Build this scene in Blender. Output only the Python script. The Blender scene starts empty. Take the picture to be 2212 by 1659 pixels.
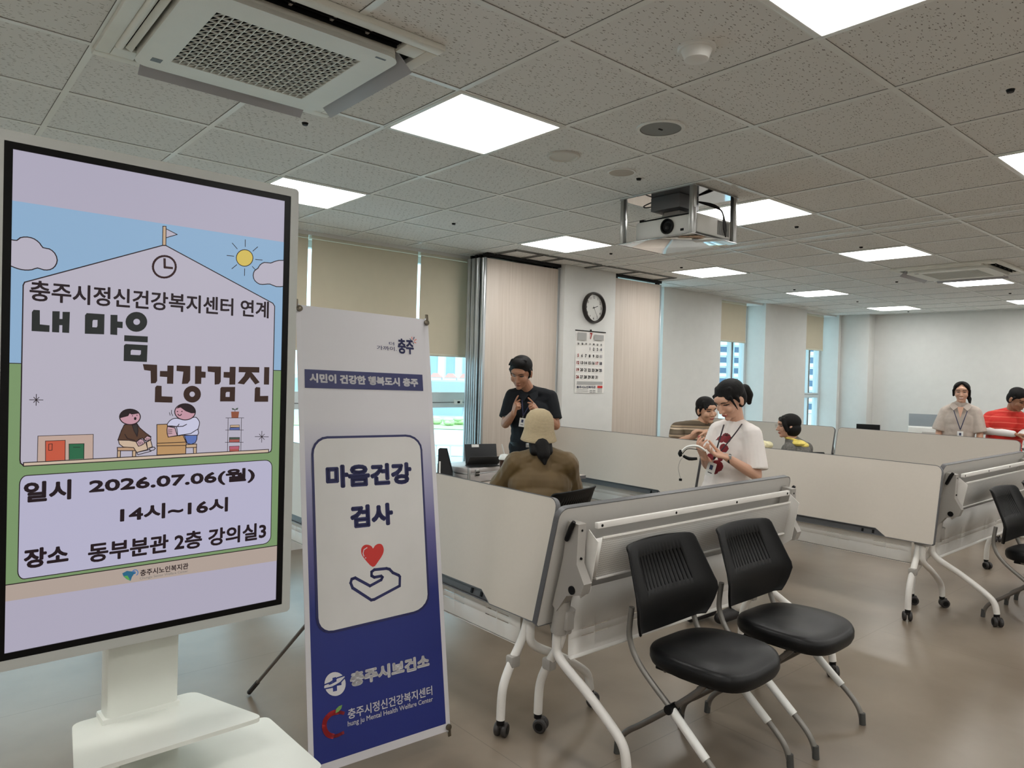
import bpy, bmesh, math, random
from mathutils import Vector, Matrix, Euler, Quaternion
from mathutils.geometry import tessellate_polygon
random.seed(7)
SC = bpy.context.scene
COL = SC.collection
PI = math.pi
# ------------------------------------------------------------------ camera
CAMZ, CH = 1.5, 2.651
yaw, pitch, roll, FPX = 0.7088, -0.01365, 0.02678, 1544.6
cy, sy, cp, sp = math.cos(yaw), math.sin(yaw), math.cos(pitch), math.sin(pitch)
fw = Vector((sy*cp, cy*cp, sp)); rt = Vector((cy, -sy, 0)); up = rt.cross(fw)
r2 = rt*math.cos(roll) + up*math.sin(roll); u2 = -rt*math.sin(roll) + up*math.cos(roll)
cam = bpy.data.cameras.new('camera'); cam.sensor_width = 36; cam.lens = FPX/2212*36
cam.clip_start = .05; cam.clip_end = 2000
camo = bpy.data.objects.new('camera', cam); COL.objects.link(camo)
Mc = Matrix.Identity(4)
for i in range(3): Mc[i][0], Mc[i][1], Mc[i][2] = r2[i], u2[i], -fw[i]
Mc[2][3] = CAMZ; camo.matrix_world = Mc; SC.camera = camo
# ------------------------------------------------------------------ world, exposure
W = bpy.data.worlds.new('sky'); SC.world = W; W.use_nodes = True
nt = W.node_tree; nt.nodes.clear()
o_ = nt.nodes.new('ShaderNodeOutputWorld'); b_ = nt.nodes.new('ShaderNodeBackground'); b_.inputs[0].default_value = (.74, .95, 1, 1); b_.inputs[1].default_value = 2.6
nt.links.new(b_.outputs[0], o_.inputs[0])
SC.view_settings.view_transform = 'Standard'; SC.view_settings.look = 'None'
SC.view_settings.exposure = 0.0; SC.view_settings.gamma = 1
SC.view_settings.use_curve_mapping = False
try:
    SC.cycles.use_denoising = True; SC.cycles.max_bounces = 8; SC.cycles.diffuse_bounces = 5; SC.cycles.glossy_bounces = 4
    SC.cycles.sample_clamp_indirect = 8; SC.cycles.caustics_reflective = False; SC.cycles.caustics_refractive = False
except Exception: pass
PANEL_LIGHT = 15.5
# daylight sun on the side of the building facing away from the windows: lights what is outdoors
sl = bpy.data.lights.new('sun', 'SUN'); sl.energy = 3.0; sl.angle = .02; sl.color = (1, .97, .9)
so = bpy.data.objects.new('sun', sl); COL.objects.link(so); so.rotation_euler = (math.radians(38), 0, math.radians(-25))
# ------------------------------------------------------------------ materials
def lin(c):
    return tuple((x/255/12.92 if x/255 <= .04045 else ((x/255+.055)/1.055)**2.4) for x in c)
MATS = {}
def mat(n, c, rough=.5, metal=0, emit=0, noise=None, bump=None, alpha=1, trans=0, spec=.5, coat=0, sheen=0):
    """colour in sRGB 0..255; noise=(scale, amount), bump=(scale, strength)"""
    m = bpy.data.materials.new(n); m.use_nodes = True; t = m.node_tree; b = t.nodes['Principled BSDF']
    l = lin(c); b.inputs['Base Color'].default_value = (*l, 1); b.inputs['Roughness'].default_value = rough
    b.inputs['Metallic'].default_value = metal; b.inputs['Specular IOR Level'].default_value = spec
    b.inputs['Coat Weight'].default_value = coat
    b.inputs['Sheen Weight'].default_value = sheen
    if trans: b.inputs['Transmission Weight'].default_value = trans
    if emit:
        b.inputs['Emission Color'].default_value = (*l, 1); b.inputs['Emission Strength'].default_value = emit
    tc = t.nodes.new('ShaderNodeTexCoord')
    noise = noise or (9, .05)
    nz = t.nodes.new('ShaderNodeTexNoise'); nz.inputs['Scale'].default_value = noise[0]; nz.inputs['Detail'].default_value = 3
    t.links.new(tc.outputs['Object'], nz.inputs['Vector'])
    if not emit:
        mx = t.nodes.new('ShaderNodeMix'); mx.data_type = 'RGBA'
        k = noise[1]
        mx.inputs['A'].default_value = (*[v*(1-k) for v in l], 1); mx.inputs['B'].default_value = (*[min(1, v*(1+k)) for v in l], 1)
        t.links.new(nz.outputs['Fac'], mx.inputs['Factor']); t.links.new(mx.outputs['Result'], b.inputs['Base Color'])
    if bump:
        n2 = t.nodes.new('ShaderNodeTexNoise'); n2.inputs['Scale'].default_value = bump[0]
        t.links.new(tc.outputs['Object'], n2.inputs['Vector'])
        bp = t.nodes.new('ShaderNodeBump'); bp.inputs['Strength'].default_value = bump[1]; bp.inputs['Distance'].default_value = .002
        t.links.new(n2.outputs['Fac'], bp.inputs['Height']); t.links.new(bp.outputs['Normal'], b.inputs['Normal'])
    MATS[n] = m
    return m
def nodes(m): return m.node_tree.nodes, m.node_tree.links, m.node_tree.nodes['Principled BSDF']
# ------------------------------------------------------------------ mesh helpers
def T(x=0, y=0, z=0): return Matrix.Translation((x, y, z))
def RX(a): return Matrix.Rotation(a, 4, 'X')
def RY(a): return Matrix.Rotation(a, 4, 'Y')
def RZ(a): return Matrix.Rotation(a, 4, 'Z')
def SCL(x, y, z): return Matrix.Diagonal((x, y, z, 1))
class MB:
    def __init__(s): s.v = []; s.f = []; s.m = []; s.mats = []
    def mi(s, m):
        if isinstance(m, str): m = MATS[m]
        if m not in s.mats: s.mats.append(m)
        return s.mats.index(m)
    def raw(s, V, F, m, M=None):
        k = len(s.v); i = s.mi(m)
        s.v += [tuple(M @ Vector(p)) for p in V] if M is not None else [tuple(p) for p in V]
        flip = M is not None and M.determinant() < 0
        for f in F:
            f = tuple(k+a for a in f); s.f.append(f[::-1] if flip else f); s.m.append(i)
        return s
    def frombm(s, bm, m, M=None):
        bm.verts.index_update()
        s.raw([v.co.copy() for v in bm.verts], [[v.index for v in f.verts] for f in bm.faces], m, M); bm.free(); return s
    def box(s, c, d, m, bev=0, M=None, seg=2):
        bm = bmesh.new(); bmesh.ops.create_cube(bm, size=1)
        bmesh.ops.scale(bm, vec=d, verts=bm.verts)
        if bev: bmesh.ops.bevel(bm, geom=bm.edges[:], offset=min(bev, min(d)*.49), segments=seg, profile=.5, affect='EDGES')
        bmesh.ops.translate(bm, vec=c, verts=bm.verts)
        return s.frombm(bm, m, M)
    def bb(s, x0, x1, y0, y1, z0, z1, m, bev=0, M=None): return s.box(((x0+x1)/2, (y0+y1)/2, (z0+z1)/2), (abs(x1-x0), abs(y1-y0), abs(z1-z0)), m, bev, M)
    def tube(s, P, r, m, n=12, M=None, smooth=0, cap=True, flat=1.0):
        P = [Vector(p) for p in P]; R = list(r) if isinstance(r, (list, tuple)) else [r]*len(P)
        if smooth:
            P, R = spline(P, R, smooth)
        V = []; F = []; prev = None
        for i, p in enumerate(P):
            d = (P[min(i+1, len(P)-1)] - P[max(i-1, 0)]).normalized()
            if prev is None:
                a = Vector((0, 0, 1)) if abs(d.z) < .9 else Vector((1, 0, 0)); x = d.cross(a).normalized()
            else:
                x = (prev - d*prev.dot(d)); x = x.normalized() if x.length > 1e-6 else d.orthogonal().normalized()
            prev = x; y = d.cross(x)
            for k in range(n):
                t = 2*PI*k/n; V.append(p + x*math.cos(t)*R[i] + y*math.sin(t)*R[i]*flat)
        for i in range(len(P)-1):
            for k in range(n): F.append((i*n+k, i*n+(k+1) % n, (i+1)*n+(k+1) % n, (i+1)*n+k))
        if cap: F.append(tuple(range(n))[::-1]); F.append(tuple((len(P)-1)*n+k for k in range(n)))
        return s.raw(V, F, m, M)
    def lathe(s, prof, m, n=32, M=None, cap=True):
        V = []; F = []
        for r, z in prof:
            for k in range(n): t = 2*PI*k/n; V.append((r*math.cos(t), r*math.sin(t), z))
        for i in range(len(prof)-1):
            for k in range(n): F.append((i*n+k, i*n+(k+1) % n, (i+1)*n+(k+1) % n, (i+1)*n+k))
        if cap:
            F.append(tuple(range(n))[::-1]); F.append(tuple((len(prof)-1)*n+k for k in range(n)))
        return s.raw(V, F, m, M)
    def cyl(s, a, b, r, m, n=24, M=None): return s.tube([a, b], r, m, n, M)
    def ell(s, c, r, m, M=None, n=16):
        bm = bmesh.new(); bmesh.ops.create_uvsphere(bm, u_segments=n, v_segments=n//2+2, radius=1)
        bmesh.ops.scale(bm, vec=r, verts=bm.verts); bmesh.ops.translate(bm, vec=c, verts=bm.verts)
        return s.frombm(bm, m, M)
    def prism(s, pts, t0, t1, m, M=None, mside=None, m1=None):
        """polygon in the XY plane extruded along z t0..t1"""
        n = len(pts)
        tri = tessellate_polygon([[Vector((p[0], p[1], 0)) for p in pts]])
        a = sum(pts[i][0]*pts[(i+1) % n][1]-pts[(i+1) % n][0]*pts[i][1] for i in range(n))
        if a < 0: pts = pts[::-1]; tri = [tuple(n-1-q for q in t) for t in tri]
        def orient(t, want):
            p = [pts[q] for q in t]; ar = (p[1][0]-p[0][0])*(p[2][1]-p[0][1])-(p[2][0]-p[0][0])*(p[1][1]-p[0][1])
            return t if (ar > 0) == want else t[::-1]
        V0 = [(x, y, t0) for x, y in pts]; V1 = [(x, y, t1) for x, y in pts]
        s.raw(V1, [orient(t, True) for t in tri], m1 or m, M); s.raw(V0, [orient(t, False) for t in tri], m, M)
        s.raw(V0+V1, [(i, (i+1) % n, n+(i+1) % n, n+i) for i in range(n)], mside or m, M)
        return s
    def obj(s, name, parent=None, ang=40, kind=None):
        me = bpy.data.meshes.new(name); me.from_pydata(s.v, [], s.f)
        for m in s.mats: me.materials.append(m)
        me.polygons.foreach_set('material_index', s.m); me.update()
        me.polygons.foreach_set('use_smooth', [True]*len(s.f)); me.set_sharp_from_angle(angle=math.radians(ang))
        o = bpy.data.objects.new(name, me); COL.objects.link(o)
        if parent is not None: o.parent = parent
        if kind: o['kind'] = kind
        return o
def spline(P, R, k):
    """Catmull-Rom resample"""
    Q = []; S = []
    for i in range(len(P)-1):
        p0, p1, p2, p3 = P[max(i-1, 0)], P[i], P[i+1], P[min(i+2, len(P)-1)]
        for j in range(k):
            t = j/k
            Q.append(.5*((2*p1)+(p2-p0)*t+(2*p0-5*p1+4*p2-p3)*t*t+(3*p1-p0-3*p2+p3)*t**3)); S.append(R[i]*(1-t)+R[i+1]*t)
    Q.append(P[-1]); S.append(R[-1]); return Q, S
def rrect(w, h, r, n=5, cx=0, cy=0):
    o = []
    for sx, sy_, a in ((1, -1, -90), (1, 1, 0), (-1, 1, 90), (-1, -1, 180)):
        for k in range(n+1):
            t = math.radians(a+90*k/n); o.append((cx+sx*(w/2-r)+r*math.cos(t), cy+sy_*(h/2-r)+r*math.sin(t)))
    return o
def thing(name, label, cat, loc=(0, 0, 0), rz=0, group=None):
    o = bpy.data.objects.new(name, None); COL.objects.link(o); o.empty_display_size = .1
    o.location = loc; o.rotation_euler = (0, 0, rz); o['label'] = label; o['category'] = cat
    if group: o['group'] = group
    return o
def tag(o, label, cat, group=None, kind=None):
    o['label'] = label; o['category'] = cat
    if group: o['group'] = group
    if kind: o['kind'] = kind
    return o
def struct(name, mb, **k): return mb.obj(name, kind='structure', **k)
def kids(o): return [c for c in bpy.data.objects if c.parent == o]
def dup(root, loc, rz=0, label=None, group=None, skip=()):
    def cp(o, par):
        c = o.copy(); COL.objects.link(c)
        if par is not None: c.parent = par
        for ch in kids(o):
            if ch.name.split('.')[0] not in skip: cp(ch, c)
        return c
    r = cp(root, None); r.location = loc; r.rotation_euler = (0, 0, rz)
    if label: r['label'] = label
    if group: r['group'] = group
    return r
def text_mesh(body, bold=0):
    c = bpy.data.curves.new('text', 'FONT'); c.body = body; c.size = 1; c.offset = bold; c.resolution_u = 3
    o = bpy.data.objects.new('text', c); COL.objects.link(o)
    dg = bpy.context.evaluated_depsgraph_get(); me = bpy.data.meshes.new_from_object(o.evaluated_get(dg))
    V = [v.co.copy() for v in me.vertices]; F = [tuple(p.vertices) for p in me.polygons]
    bpy.data.objects.remove(o); bpy.data.curves.remove(c); bpy.data.meshes.remove(me)
    return V, F
def put_text(mb, body, x0, y0, x1, y1, z, m, bold=0, M=None, keep=False):
    V, F = text_mesh(body)
    if not V: return
    bw = bold*(y1-y0)*1.15; x0 += bw; x1 -= bw; y0 += bw; y1 -= bw
    ax, bx = min(v.x for v in V), max(v.x for v in V); ay, by = min(v.y for v in V), max(v.y for v in V)
    kx, ky = (x1-x0)/(bx-ax), (y1-y0)/(by-ay)
    if keep: k = min(kx, ky); ox, oy = (x0+x1)/2-k*(ax+bx)/2, (y0+y1)/2-k*(ay+by)/2; kx = ky = k
    else: ox, oy = x0-kx*ax, y0-ky*ay
    P = [(ox+kx*v.x, oy+ky*v.y, z) for v in V]; mb.raw(P, F, m, M)
    if bw > 0:   # heavier lettering: a band along every outline edge
        cnt = {}
        for f in F:
            for a, b in zip(f, f[1:]+f[:1]): cnt[(min(a, b), max(a, b))] = cnt.get((min(a, b), max(a, b)), 0)+1
        VV = []; FF = []
        for (a, b), c in cnt.items():
            if c != 1: continue
            p, q = Vector(P[a]), Vector(P[b]); d = q-p
            if d.length < 1e-7: continue
            d.normalize(); n = Vector((-d.y, d.x, 0))*bw; e = d*bw*.55; k = len(VV)
            VV += [p-n-e*.6, p-e*1.5, p+n-e*.6, q+n+e*.6, q+e*1.5, q-n+e*.6]; FF.append((k, k+5, k+4, k+3, k+2, k+1))
        mb.raw(VV, FF, m, M)
def fill(mb, pts, z, m, M=None, holes=()):
    L = [[Vector((*p, 0)) for p in pts]]+[[Vector((*p, 0)) for p in h] for h in holes]
    A = [p for l in L for p in l]; F = []
    for t in tessellate_polygon(L):
        p = [A[q] for q in t]; ar = (p[1].x-p[0].x)*(p[2].y-p[0].y)-(p[2].x-p[0].x)*(p[1].y-p[0].y)
        F.append(tuple(t) if ar > 0 else tuple(t)[::-1])
    mb.raw([(p.x, p.y, z) for p in A], F, m, M)
def stroke(mb, pts, w, closed, z, m, M=None):
    P = [Vector(p) for p in pts]
    if closed: P.append(P[0])
    for a, b in zip(P, P[1:]):
        d = b-a
        if d.length < 1e-5: continue
        d.normalize(); n = Vector((-d.y, d.x))*w/2; e = d*w*.35
        q = [a-e-n, b+e-n, b+e+n, a-e+n]
        mb.raw([(p.x, p.y, z) for p in q], [(0, 1, 2, 3)], m, M)
def artwork(mb, data, pre, M, z0=0):
    for i, r in enumerate(data):
        z = z0+i*.004
        if r[0] == 'P': fill(mb, r[2], z, pre+r[1], M)
        elif r[0] == 'H': fill(mb, r[2], z, pre+r[1], M, [r[3]])
        elif r[0] == 'S': stroke(mb, r[4], r[2], r[3], z, pre+r[1], M)
        else: put_text(mb, r[2], r[3], r[4], r[5], r[6], z, pre+r[1], r[7], M)
# ------------------------------------------------------------------ shared materials
mat('wall_paint', (214, 214, 211), .75, bump=(120, .08)); mat('wall_paint_warm', (214, 211, 206), .75, bump=(120, .08))
mat('white_plastic', (226, 226, 222), .35); mat('white_metal', (222, 219, 214), .42); mat('grey_plastic', (158, 154, 148), .45)
mat('black_plastic', (9, 9, 10), .5, bump=(400, .1), spec=.22); mat('black_rubber', (34, 32, 32), .6); mat('caster_grey', (48, 45, 44), .5)
mat('edge_grey', (88, 88, 90), .45); mat('steel', (170, 170, 168), .28, 1); mat('alu', (186, 190, 192), .3, .9); mat('chair_grey', (128, 125, 120), .35, .35)
mat('leatherette', (8, 8, 9), .42, bump=(250, .15), spec=.25); mat('slot_and_shade', (14, 14, 15), .8); mat('mirror_steel', (190, 192, 192), .06, 1)
mat('frame_white', (205, 215, 218), .4); mat('black_gloss', (5, 5, 6), .3, spec=.2); mat('foot_grey', (66, 66, 64), .6); mat('taupe', (104, 98, 92), .4, .3)
# laminate with faint print
mat('laminate', (190, 182, 171), .42, noise=(60, .025)); mat('laminate_back', (186, 183, 178), .4, noise=(60, .02))
TV_ART=[
('P','sky',[(0,109.7),(68.5,109.51),(68.5,70.34),(0,70.52)]),
('P','green',[(0,70.52),(68.5,70.34),(68.5,16.66),(0,16.69)]),
('P','pink',[(0,16.69),(68.5,16.66),(68.5,11.96),(0,12.67)]),
('S','ink',0.25,0,[(0,16.69),(68.5,16.66)]),
('S','ink',0.2,0,[(0,70.52),(68.5,70.34)]),
('P','white',[(0,100.27),(0.42,100.22),(1.09,100.26),(1.43,100.61),(1.79,101.01),(2.45,101.26),(3.2,101.38),(3.93,101.33),(4.62,101.12),(5.23,100.73),(5.76,100.24),(6.1,99.7),(6.47,99.24),(7.09,99.17),(7.78,99.12),(8.41,98.77),(8.95,98.22),(9.34,97.44),(9.52,96.56),(9.39,95.72),(9.06,94.97),(8.6,94.4),(8.02,94.01),(7.38,93.82),(6.71,93.79),(6.05,93.97),(5.41,94.1),(4.84,93.87),(4.26,93.55),(3.57,93.37),(2.84,93.29),(2.05,93.34),(1.3,93.48),(0.6,93.71),(0.05,93.92),(0,93.94),(0,93.89)]),
('S','ink',0.26,0,[(0,100.27),(0.42,100.22),(1.09,100.26),(1.43,100.61),(1.79,101.01),(2.45,101.26),(3.2,101.38),(3.93,101.33),(4.62,101.12),(5.23,100.73),(5.76,100.24),(6.1,99.7),(6.47,99.24),(7.09,99.17),(7.78,99.12),(8.41,98.77),(8.95,98.22),(9.34,97.44),(9.52,96.56),(9.39,95.72),(9.06,94.97),(8.6,94.4),(8.02,94.01),(7.38,93.82),(6.71,93.79),(6.05,93.97),(5.41,94.1),(4.84,93.87),(4.26,93.55),(3.57,93.37),(2.84,93.29),(2.05,93.34),(1.3,93.48),(0.6,93.71),(0.05,93.92),(0,93.94),(0,93.89)]),
('P','sun',[(59.06,103.44),(58.94,102.67),(58.58,101.95),(58.03,101.35),(57.34,100.93),(56.58,100.74),(55.82,100.78),(55.14,101.05),(54.6,101.53),(54.25,102.17),(54.14,102.9),(54.26,103.66),(54.6,104.37),(55.14,104.96),(55.82,105.39),(56.58,105.59),(57.35,105.56),(58.04,105.3),(58.59,104.82),(58.94,104.18)]),
('S','ink',0.22,1,[(59.06,103.44),(58.97,102.79),(58.72,102.18),(58.33,101.63),(57.81,101.19),(57.21,100.88),(56.58,100.74),(55.94,100.76),(55.35,100.94),(54.84,101.27),(54.46,101.73),(54.22,102.29),(54.14,102.9),(54.22,103.53),(54.46,104.14),(54.85,104.68),(55.36,105.13),(55.95,105.44),(56.58,105.59),(57.22,105.58),(57.82,105.41),(58.33,105.08),(58.73,104.62),(58.98,104.06)]),
('S','ink',0.2,0,[(56.63,108.51),(56.67,106.49)]),
('S','ink',0.2,0,[(52.86,106.99),(54.34,105.53)]),
('S','ink',0.2,0,[(51.42,103.2),(53.41,103.26)]),
('S','ink',0.2,0,[(52.92,99.57),(54.33,100.91)]),
('S','ink',0.2,0,[(56.66,100.02),(56.65,97.99)]),
('S','ink',0.2,0,[(58.93,100.93),(59.89,100.01)]),
('S','ink',0.2,0,[(59.81,103.15),(61.88,103.21)]),
('S','ink',0.2,0,[(58.98,105.5),(60.4,106.94)]),
('P','white',[(68.5,103.95),(68.02,103.89),(67.05,103.76),(66.24,103.49),(65.52,103.18),(65.01,102.89),(64.44,102.65),(63.49,102.64),(62.51,102.58),(61.8,102.2),(61.24,101.7),(60.91,101.16),(60.61,100.61),(60.06,100.17),(59.56,99.69),(59.29,98.99),(59.22,98.23),(59.38,97.5),(59.76,96.84),(60.43,96.3),(61.24,95.95),(62.08,95.95),(62.94,96.09),(63.67,96.24),(64.44,96.3),(65.36,96.02),(66.39,95.76),(67.72,95.86),(68.5,96.04)]),
('S','ink',0.26,0,[(68.5,103.95),(68.02,103.89),(67.05,103.76),(66.24,103.49),(65.52,103.18),(65.01,102.89),(64.44,102.65),(63.49,102.64),(62.51,102.58),(61.8,102.2),(61.24,101.7),(60.91,101.16),(60.61,100.61),(60.06,100.17),(59.56,99.69),(59.29,98.99),(59.22,98.23),(59.38,97.5),(59.76,96.84),(60.43,96.3),(61.24,95.95),(62.08,95.95),(62.94,96.09),(63.67,96.24),(64.44,96.3),(65.36,96.02),(66.39,95.76),(67.72,95.86),(68.5,96.04)]),
('P','white',[(2.52,89.56),(2.81,90.33),(34.01,103.67),(34.79,103.77),(65.43,90.63),(66.04,89.75),(66.06,46.45),(65.81,45.71),(64.93,45.39),(3.34,45.41),(2.61,46.17),(2.49,47.02)]),
('S','ink',0.28,1,[(2.52,89.56),(2.81,90.33),(34.01,103.67),(34.79,103.77),(65.43,90.63),(66.04,89.75),(66.06,46.45),(65.81,45.71),(64.93,45.39),(3.34,45.41),(2.61,46.17),(2.49,47.02)]),
('P','white',[(34.78,108.31),(37.71,107.19),(34.76,105.83)]),
('S','ink',0.2,1,[(34.78,108.31),(37.71,107.19),(34.76,105.83)]),
('P','tan',[(33.97,108.88),(34.78,108.99),(34.83,103.81),(33.98,103.71)]),
('S','ink',0.2,1,[(33.97,108.88),(34.78,108.99),(34.83,103.81),(33.98,103.71)]),
('S','brown',0.55,1,[(37.49,98.2),(37.41,97.53),(37.19,96.88),(36.83,96.29),(36.36,95.78),(35.8,95.37),(35.18,95.1),(34.53,94.97),(33.88,94.98),(33.27,95.14),(32.73,95.44),(32.28,95.86),(31.94,96.39),(31.73,96.98),(31.66,97.62),(31.74,98.28),(31.95,98.91),(32.3,99.5),(32.75,100.01),(33.3,100.42),(33.92,100.7),(34.56,100.84),(35.21,100.84),(35.83,100.69),(36.38,100.4),(36.85,99.98),(37.2,99.46),(37.42,98.85)]),
('S','brown',0.62,0,[(34.56,100.02),(34.65,97.77),(36.55,97.8)]),
('T', 'ink', '충주시정신건강복지센터 연계', 3.83, 85.93, 64.22, 91.0, 0.02),
('P','title',[(4.38,83.17),(4.73,83.77),(6.03,83.77),(6.08,80.29),(8.13,80.17),(8.11,78.51),(4.39,78.55)]),
('P','title',[(8.66,83.75),(10.24,83.83),(10.19,78.52),(8.67,78.53)]),
('P','title',[(10.19,81.92),(10.88,81.96),(10.87,80.39),(10.18,80.36)]),
('P','title',[(10.84,83.76),(12.44,83.85),(12.36,78.53),(10.85,78.54)]),
('H','title',[(15.79,83.26),(16.17,83.85),(20.23,83.85),(20.22,78.63),(15.82,78.54)],[(17.51,81.85),(17.67,82.22),(18.65,82.26),(18.64,80.72),(18.48,80.32),(17.49,80.32)]),
('P','title',[(21.62,83.82),(23.26,83.9),(23.28,78.62),(21.65,78.68)]),
('P','title',[(23.21,82.19),(24.53,82.18),(24.52,80.5),(23.2,80.55)]),
('H','title',[(30.5,82.54),(30.41,81.84),(30.13,81.18),(29.7,80.6),(29.14,80.15),(28.5,79.86),(27.81,79.74),(27.12,79.81),(26.49,80.05),(25.95,80.45),(25.54,80.98),(25.28,81.61),(25.2,82.29),(25.29,82.97),(25.56,83.62),(25.98,84.19),(26.52,84.64),(27.16,84.94),(27.84,85.07),(28.53,85.02),(29.17,84.79),(29.72,84.39),(30.15,83.86),(30.41,83.23)],[(28.71,82.45),(28.68,82.24),(28.6,82.04),(28.47,81.86),(28.3,81.73),(28.1,81.64),(27.89,81.6),(27.68,81.62),(27.48,81.69),(27.31,81.81),(27.19,81.97),(27.11,82.17),(27.08,82.37),(27.11,82.59),(27.19,82.79),(27.32,82.96),(27.49,83.1),(27.69,83.19),(27.9,83.23),(28.11,83.21),(28.31,83.14),(28.48,83.02),(28.6,82.85),(28.69,82.66)]),
('P','title',[(24.97,78.68),(30.72,78.66),(30.71,77.05),(24.96,77.11)]),
('H','title',[(24.92,75.93),(25.33,76.38),(30.71,76.3),(30.61,71.76),(24.93,71.85)],[(26.59,74.61),(26.83,74.91),(29.08,74.84),(29.07,73.84),(28.79,73.53),(26.58,73.57)]),
('P','choco',[(29.6,71.17),(33.19,71.07),(33.29,66.7),(32.89,66.07),(31.71,65.99),(31.57,69.37),(29.97,69.58)]),
('P','choco',[(33.94,69.42),(35.86,69.42),(35.86,67.79),(33.93,67.89)]),
('P','choco',[(35.83,70.96),(37.45,70.97),(37.43,65.94),(35.81,65.95)]),
('P','choco',[(32.8,64.92),(33.2,65.43),(34.44,65.33),(34.5,62.51),(37.33,62.36),(37.28,60.72),(32.78,60.89)]),
('P','choco',[(38.23,71.06),(41.88,71),(41.9,66.98),(41.27,66.03),(39.69,65.91),(40.04,69.34),(38.22,69.51)]),
('P','choco',[(43.14,71.01),(44.93,71.02),(44.91,65.99),(43.21,65.97)]),
('P','choco',[(44.88,69.52),(46.09,69.44),(46.08,67.76),(44.88,67.76)]),
('H','choco',[(44.9,63.03),(44.82,62.42),(44.58,61.85),(44.2,61.36),(43.7,61),(43.13,60.77),(42.51,60.71),(41.9,60.81),(41.33,61.06),(40.85,61.44),(40.48,61.94),(40.25,62.51),(40.17,63.12),(40.26,63.73),(40.49,64.29),(40.87,64.78),(41.35,65.14),(41.92,65.37),(42.53,65.45),(43.14,65.36),(43.72,65.11),(44.21,64.73),(44.59,64.23),(44.82,63.65)],[(43.24,63.06),(43.22,62.87),(43.14,62.69),(43.03,62.54),(42.88,62.42),(42.7,62.35),(42.52,62.33),(42.33,62.36),(42.16,62.44),(42.01,62.56),(41.9,62.72),(41.83,62.9),(41.8,63.09),(41.83,63.28),(41.9,63.46),(42.02,63.61),(42.17,63.73),(42.34,63.8),(42.52,63.82),(42.71,63.8),(42.88,63.72),(43.03,63.6),(43.15,63.44),(43.22,63.26)]),
('P','choco',[(46.57,71.04),(50.34,71.06),(50.37,66.71),(49.93,65.99),(48.65,65.82),(48.57,69.35),(46.65,69.53)]),
('P','choco',[(51.14,69.54),(52.89,69.54),(52.88,67.82),(51.13,67.92)]),
('P','choco',[(52.85,71.08),(54.57,71.09),(54.56,65.9),(52.83,65.87)]),
('H','choco',[(50.28,64.77),(50.59,65.17),(54.56,65.22),(54.55,60.97),(50.27,60.99)],[(51.84,63.4),(52.11,63.75),(53.01,63.74),(53.01,62.29),(51.84,62.31)]),
('P','choco',[(55.49,71.14),(61.66,71.19),(61.66,69.56),(55.48,69.55)]),
('P','choco',[(57.56,69.64),(59.29,69.65),(59.2,68.49),(57.14,65.97),(55.2,66.26),(57.1,68.49)]),
('P','choco',[(58.73,68.95),(59.39,69.56),(61.85,66.67),(60.52,65.98),(59.01,67.8)]),
('P','choco',[(63.15,71.25),(64.74,71.26),(64.74,65.99),(63.14,66.01)]),
('P','choco',[(60.42,64.78),(60.8,65.24),(62.04,65.13),(62.08,62.56),(64.59,62.6),(64.59,60.82),(60.37,60.83)]),
('S','ink',0.16,0,[(4.21,61.67),(7.01,61.6)]),
('S','ink',0.16,0,[(5.61,63.02),(5.59,60.25)]),
('S','ink',0.16,0,[(5.06,62.3),(6.15,60.96)]),
('S','ink',0.16,0,[(6.16,62.27),(5.04,61)]),
('S','ink',0.16,0,[(60.78,50.42),(64.93,50.18)]),
('S','ink',0.16,0,[(62.85,51.99),(62.84,48.6)]),
('S','ink',0.16,0,[(62.03,51.14),(63.66,49.45)]),
('S','ink',0.16,0,[(63.67,51.05),(62.03,49.55)]),
('P','pinkish',[(6.07,52.69),(18.14,52.68),(18.19,46.11),(6.04,46.34)]),
('S','ink',0.14,0,[(6.04,46.34),(6.07,52.69),(18.14,52.68),(18.19,46.11)]),
('P','orange',[(7.67,51.39),(11.91,51.39),(11.96,46.43),(7.75,46.39)]),
('S','ink',0.14,0,[(7.75,46.39),(7.67,51.39),(11.91,51.39),(11.96,46.43)]),
('S','ink',0.14,1,[(8.39,50.6),(9.12,50.62),(9.11,49.06),(8.38,49.03)]),
('P','dgreen',[(12.75,50.42),(16.1,50.35),(16.1,46.45),(12.82,46.44)]),
('S','ink',0.14,0,[(12.82,46.44),(12.75,50.42),(16.1,50.35),(16.1,46.45)]),
('S','ink',0.14,0,[(13.71,49.55),(15.18,49.49)]),
('P','cream',[(3.19,46.27),(65.03,46.38),(65.03,45.43),(3.18,45.43)]),
('S','ink',0.22,1,[(3.19,46.27),(65.03,46.38),(65.03,45.43),(3.18,45.43)]),
('S','ink',0.14,0,[(51.98,56.19),(57.27,56.09)]),
('S','ink',0.14,0,[(51.98,52.68),(57.26,52.52)]),
('S','ink',0.14,0,[(51.97,49.12),(57.26,48.9)]),
('S','ink',0.14,0,[(52.67,56.16),(52.65,46.46)]),
('S','ink',0.14,0,[(56.58,56.07),(56.57,46.48)]),
('P','plant',[(54.57,58.48),(53.83,58.53),(53.65,59.04),(54.18,58.98)]),
('P','plant',[(54.57,58.48),(55.34,58.52),(55.58,59.1),(54.99,59)]),
('S','ink',0.14,0,[(54.64,57.96),(54.57,58.78)]),
('P','pot',[(53.48,58.01),(55.81,57.99),(55.62,56.18),(53.64,56.21)]),
('P','tan',[(53.31,54.07),(55.97,54.06),(55.97,53.36),(53.31,53.45)]),
('P','book',[(53.17,53.31),(56.04,53.36),(56.08,52.58),(53.17,52.64)]),
('P','plant',[(53.12,50.49),(56.1,50.38),(56.08,49.77),(53.12,49.84)]),
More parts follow.
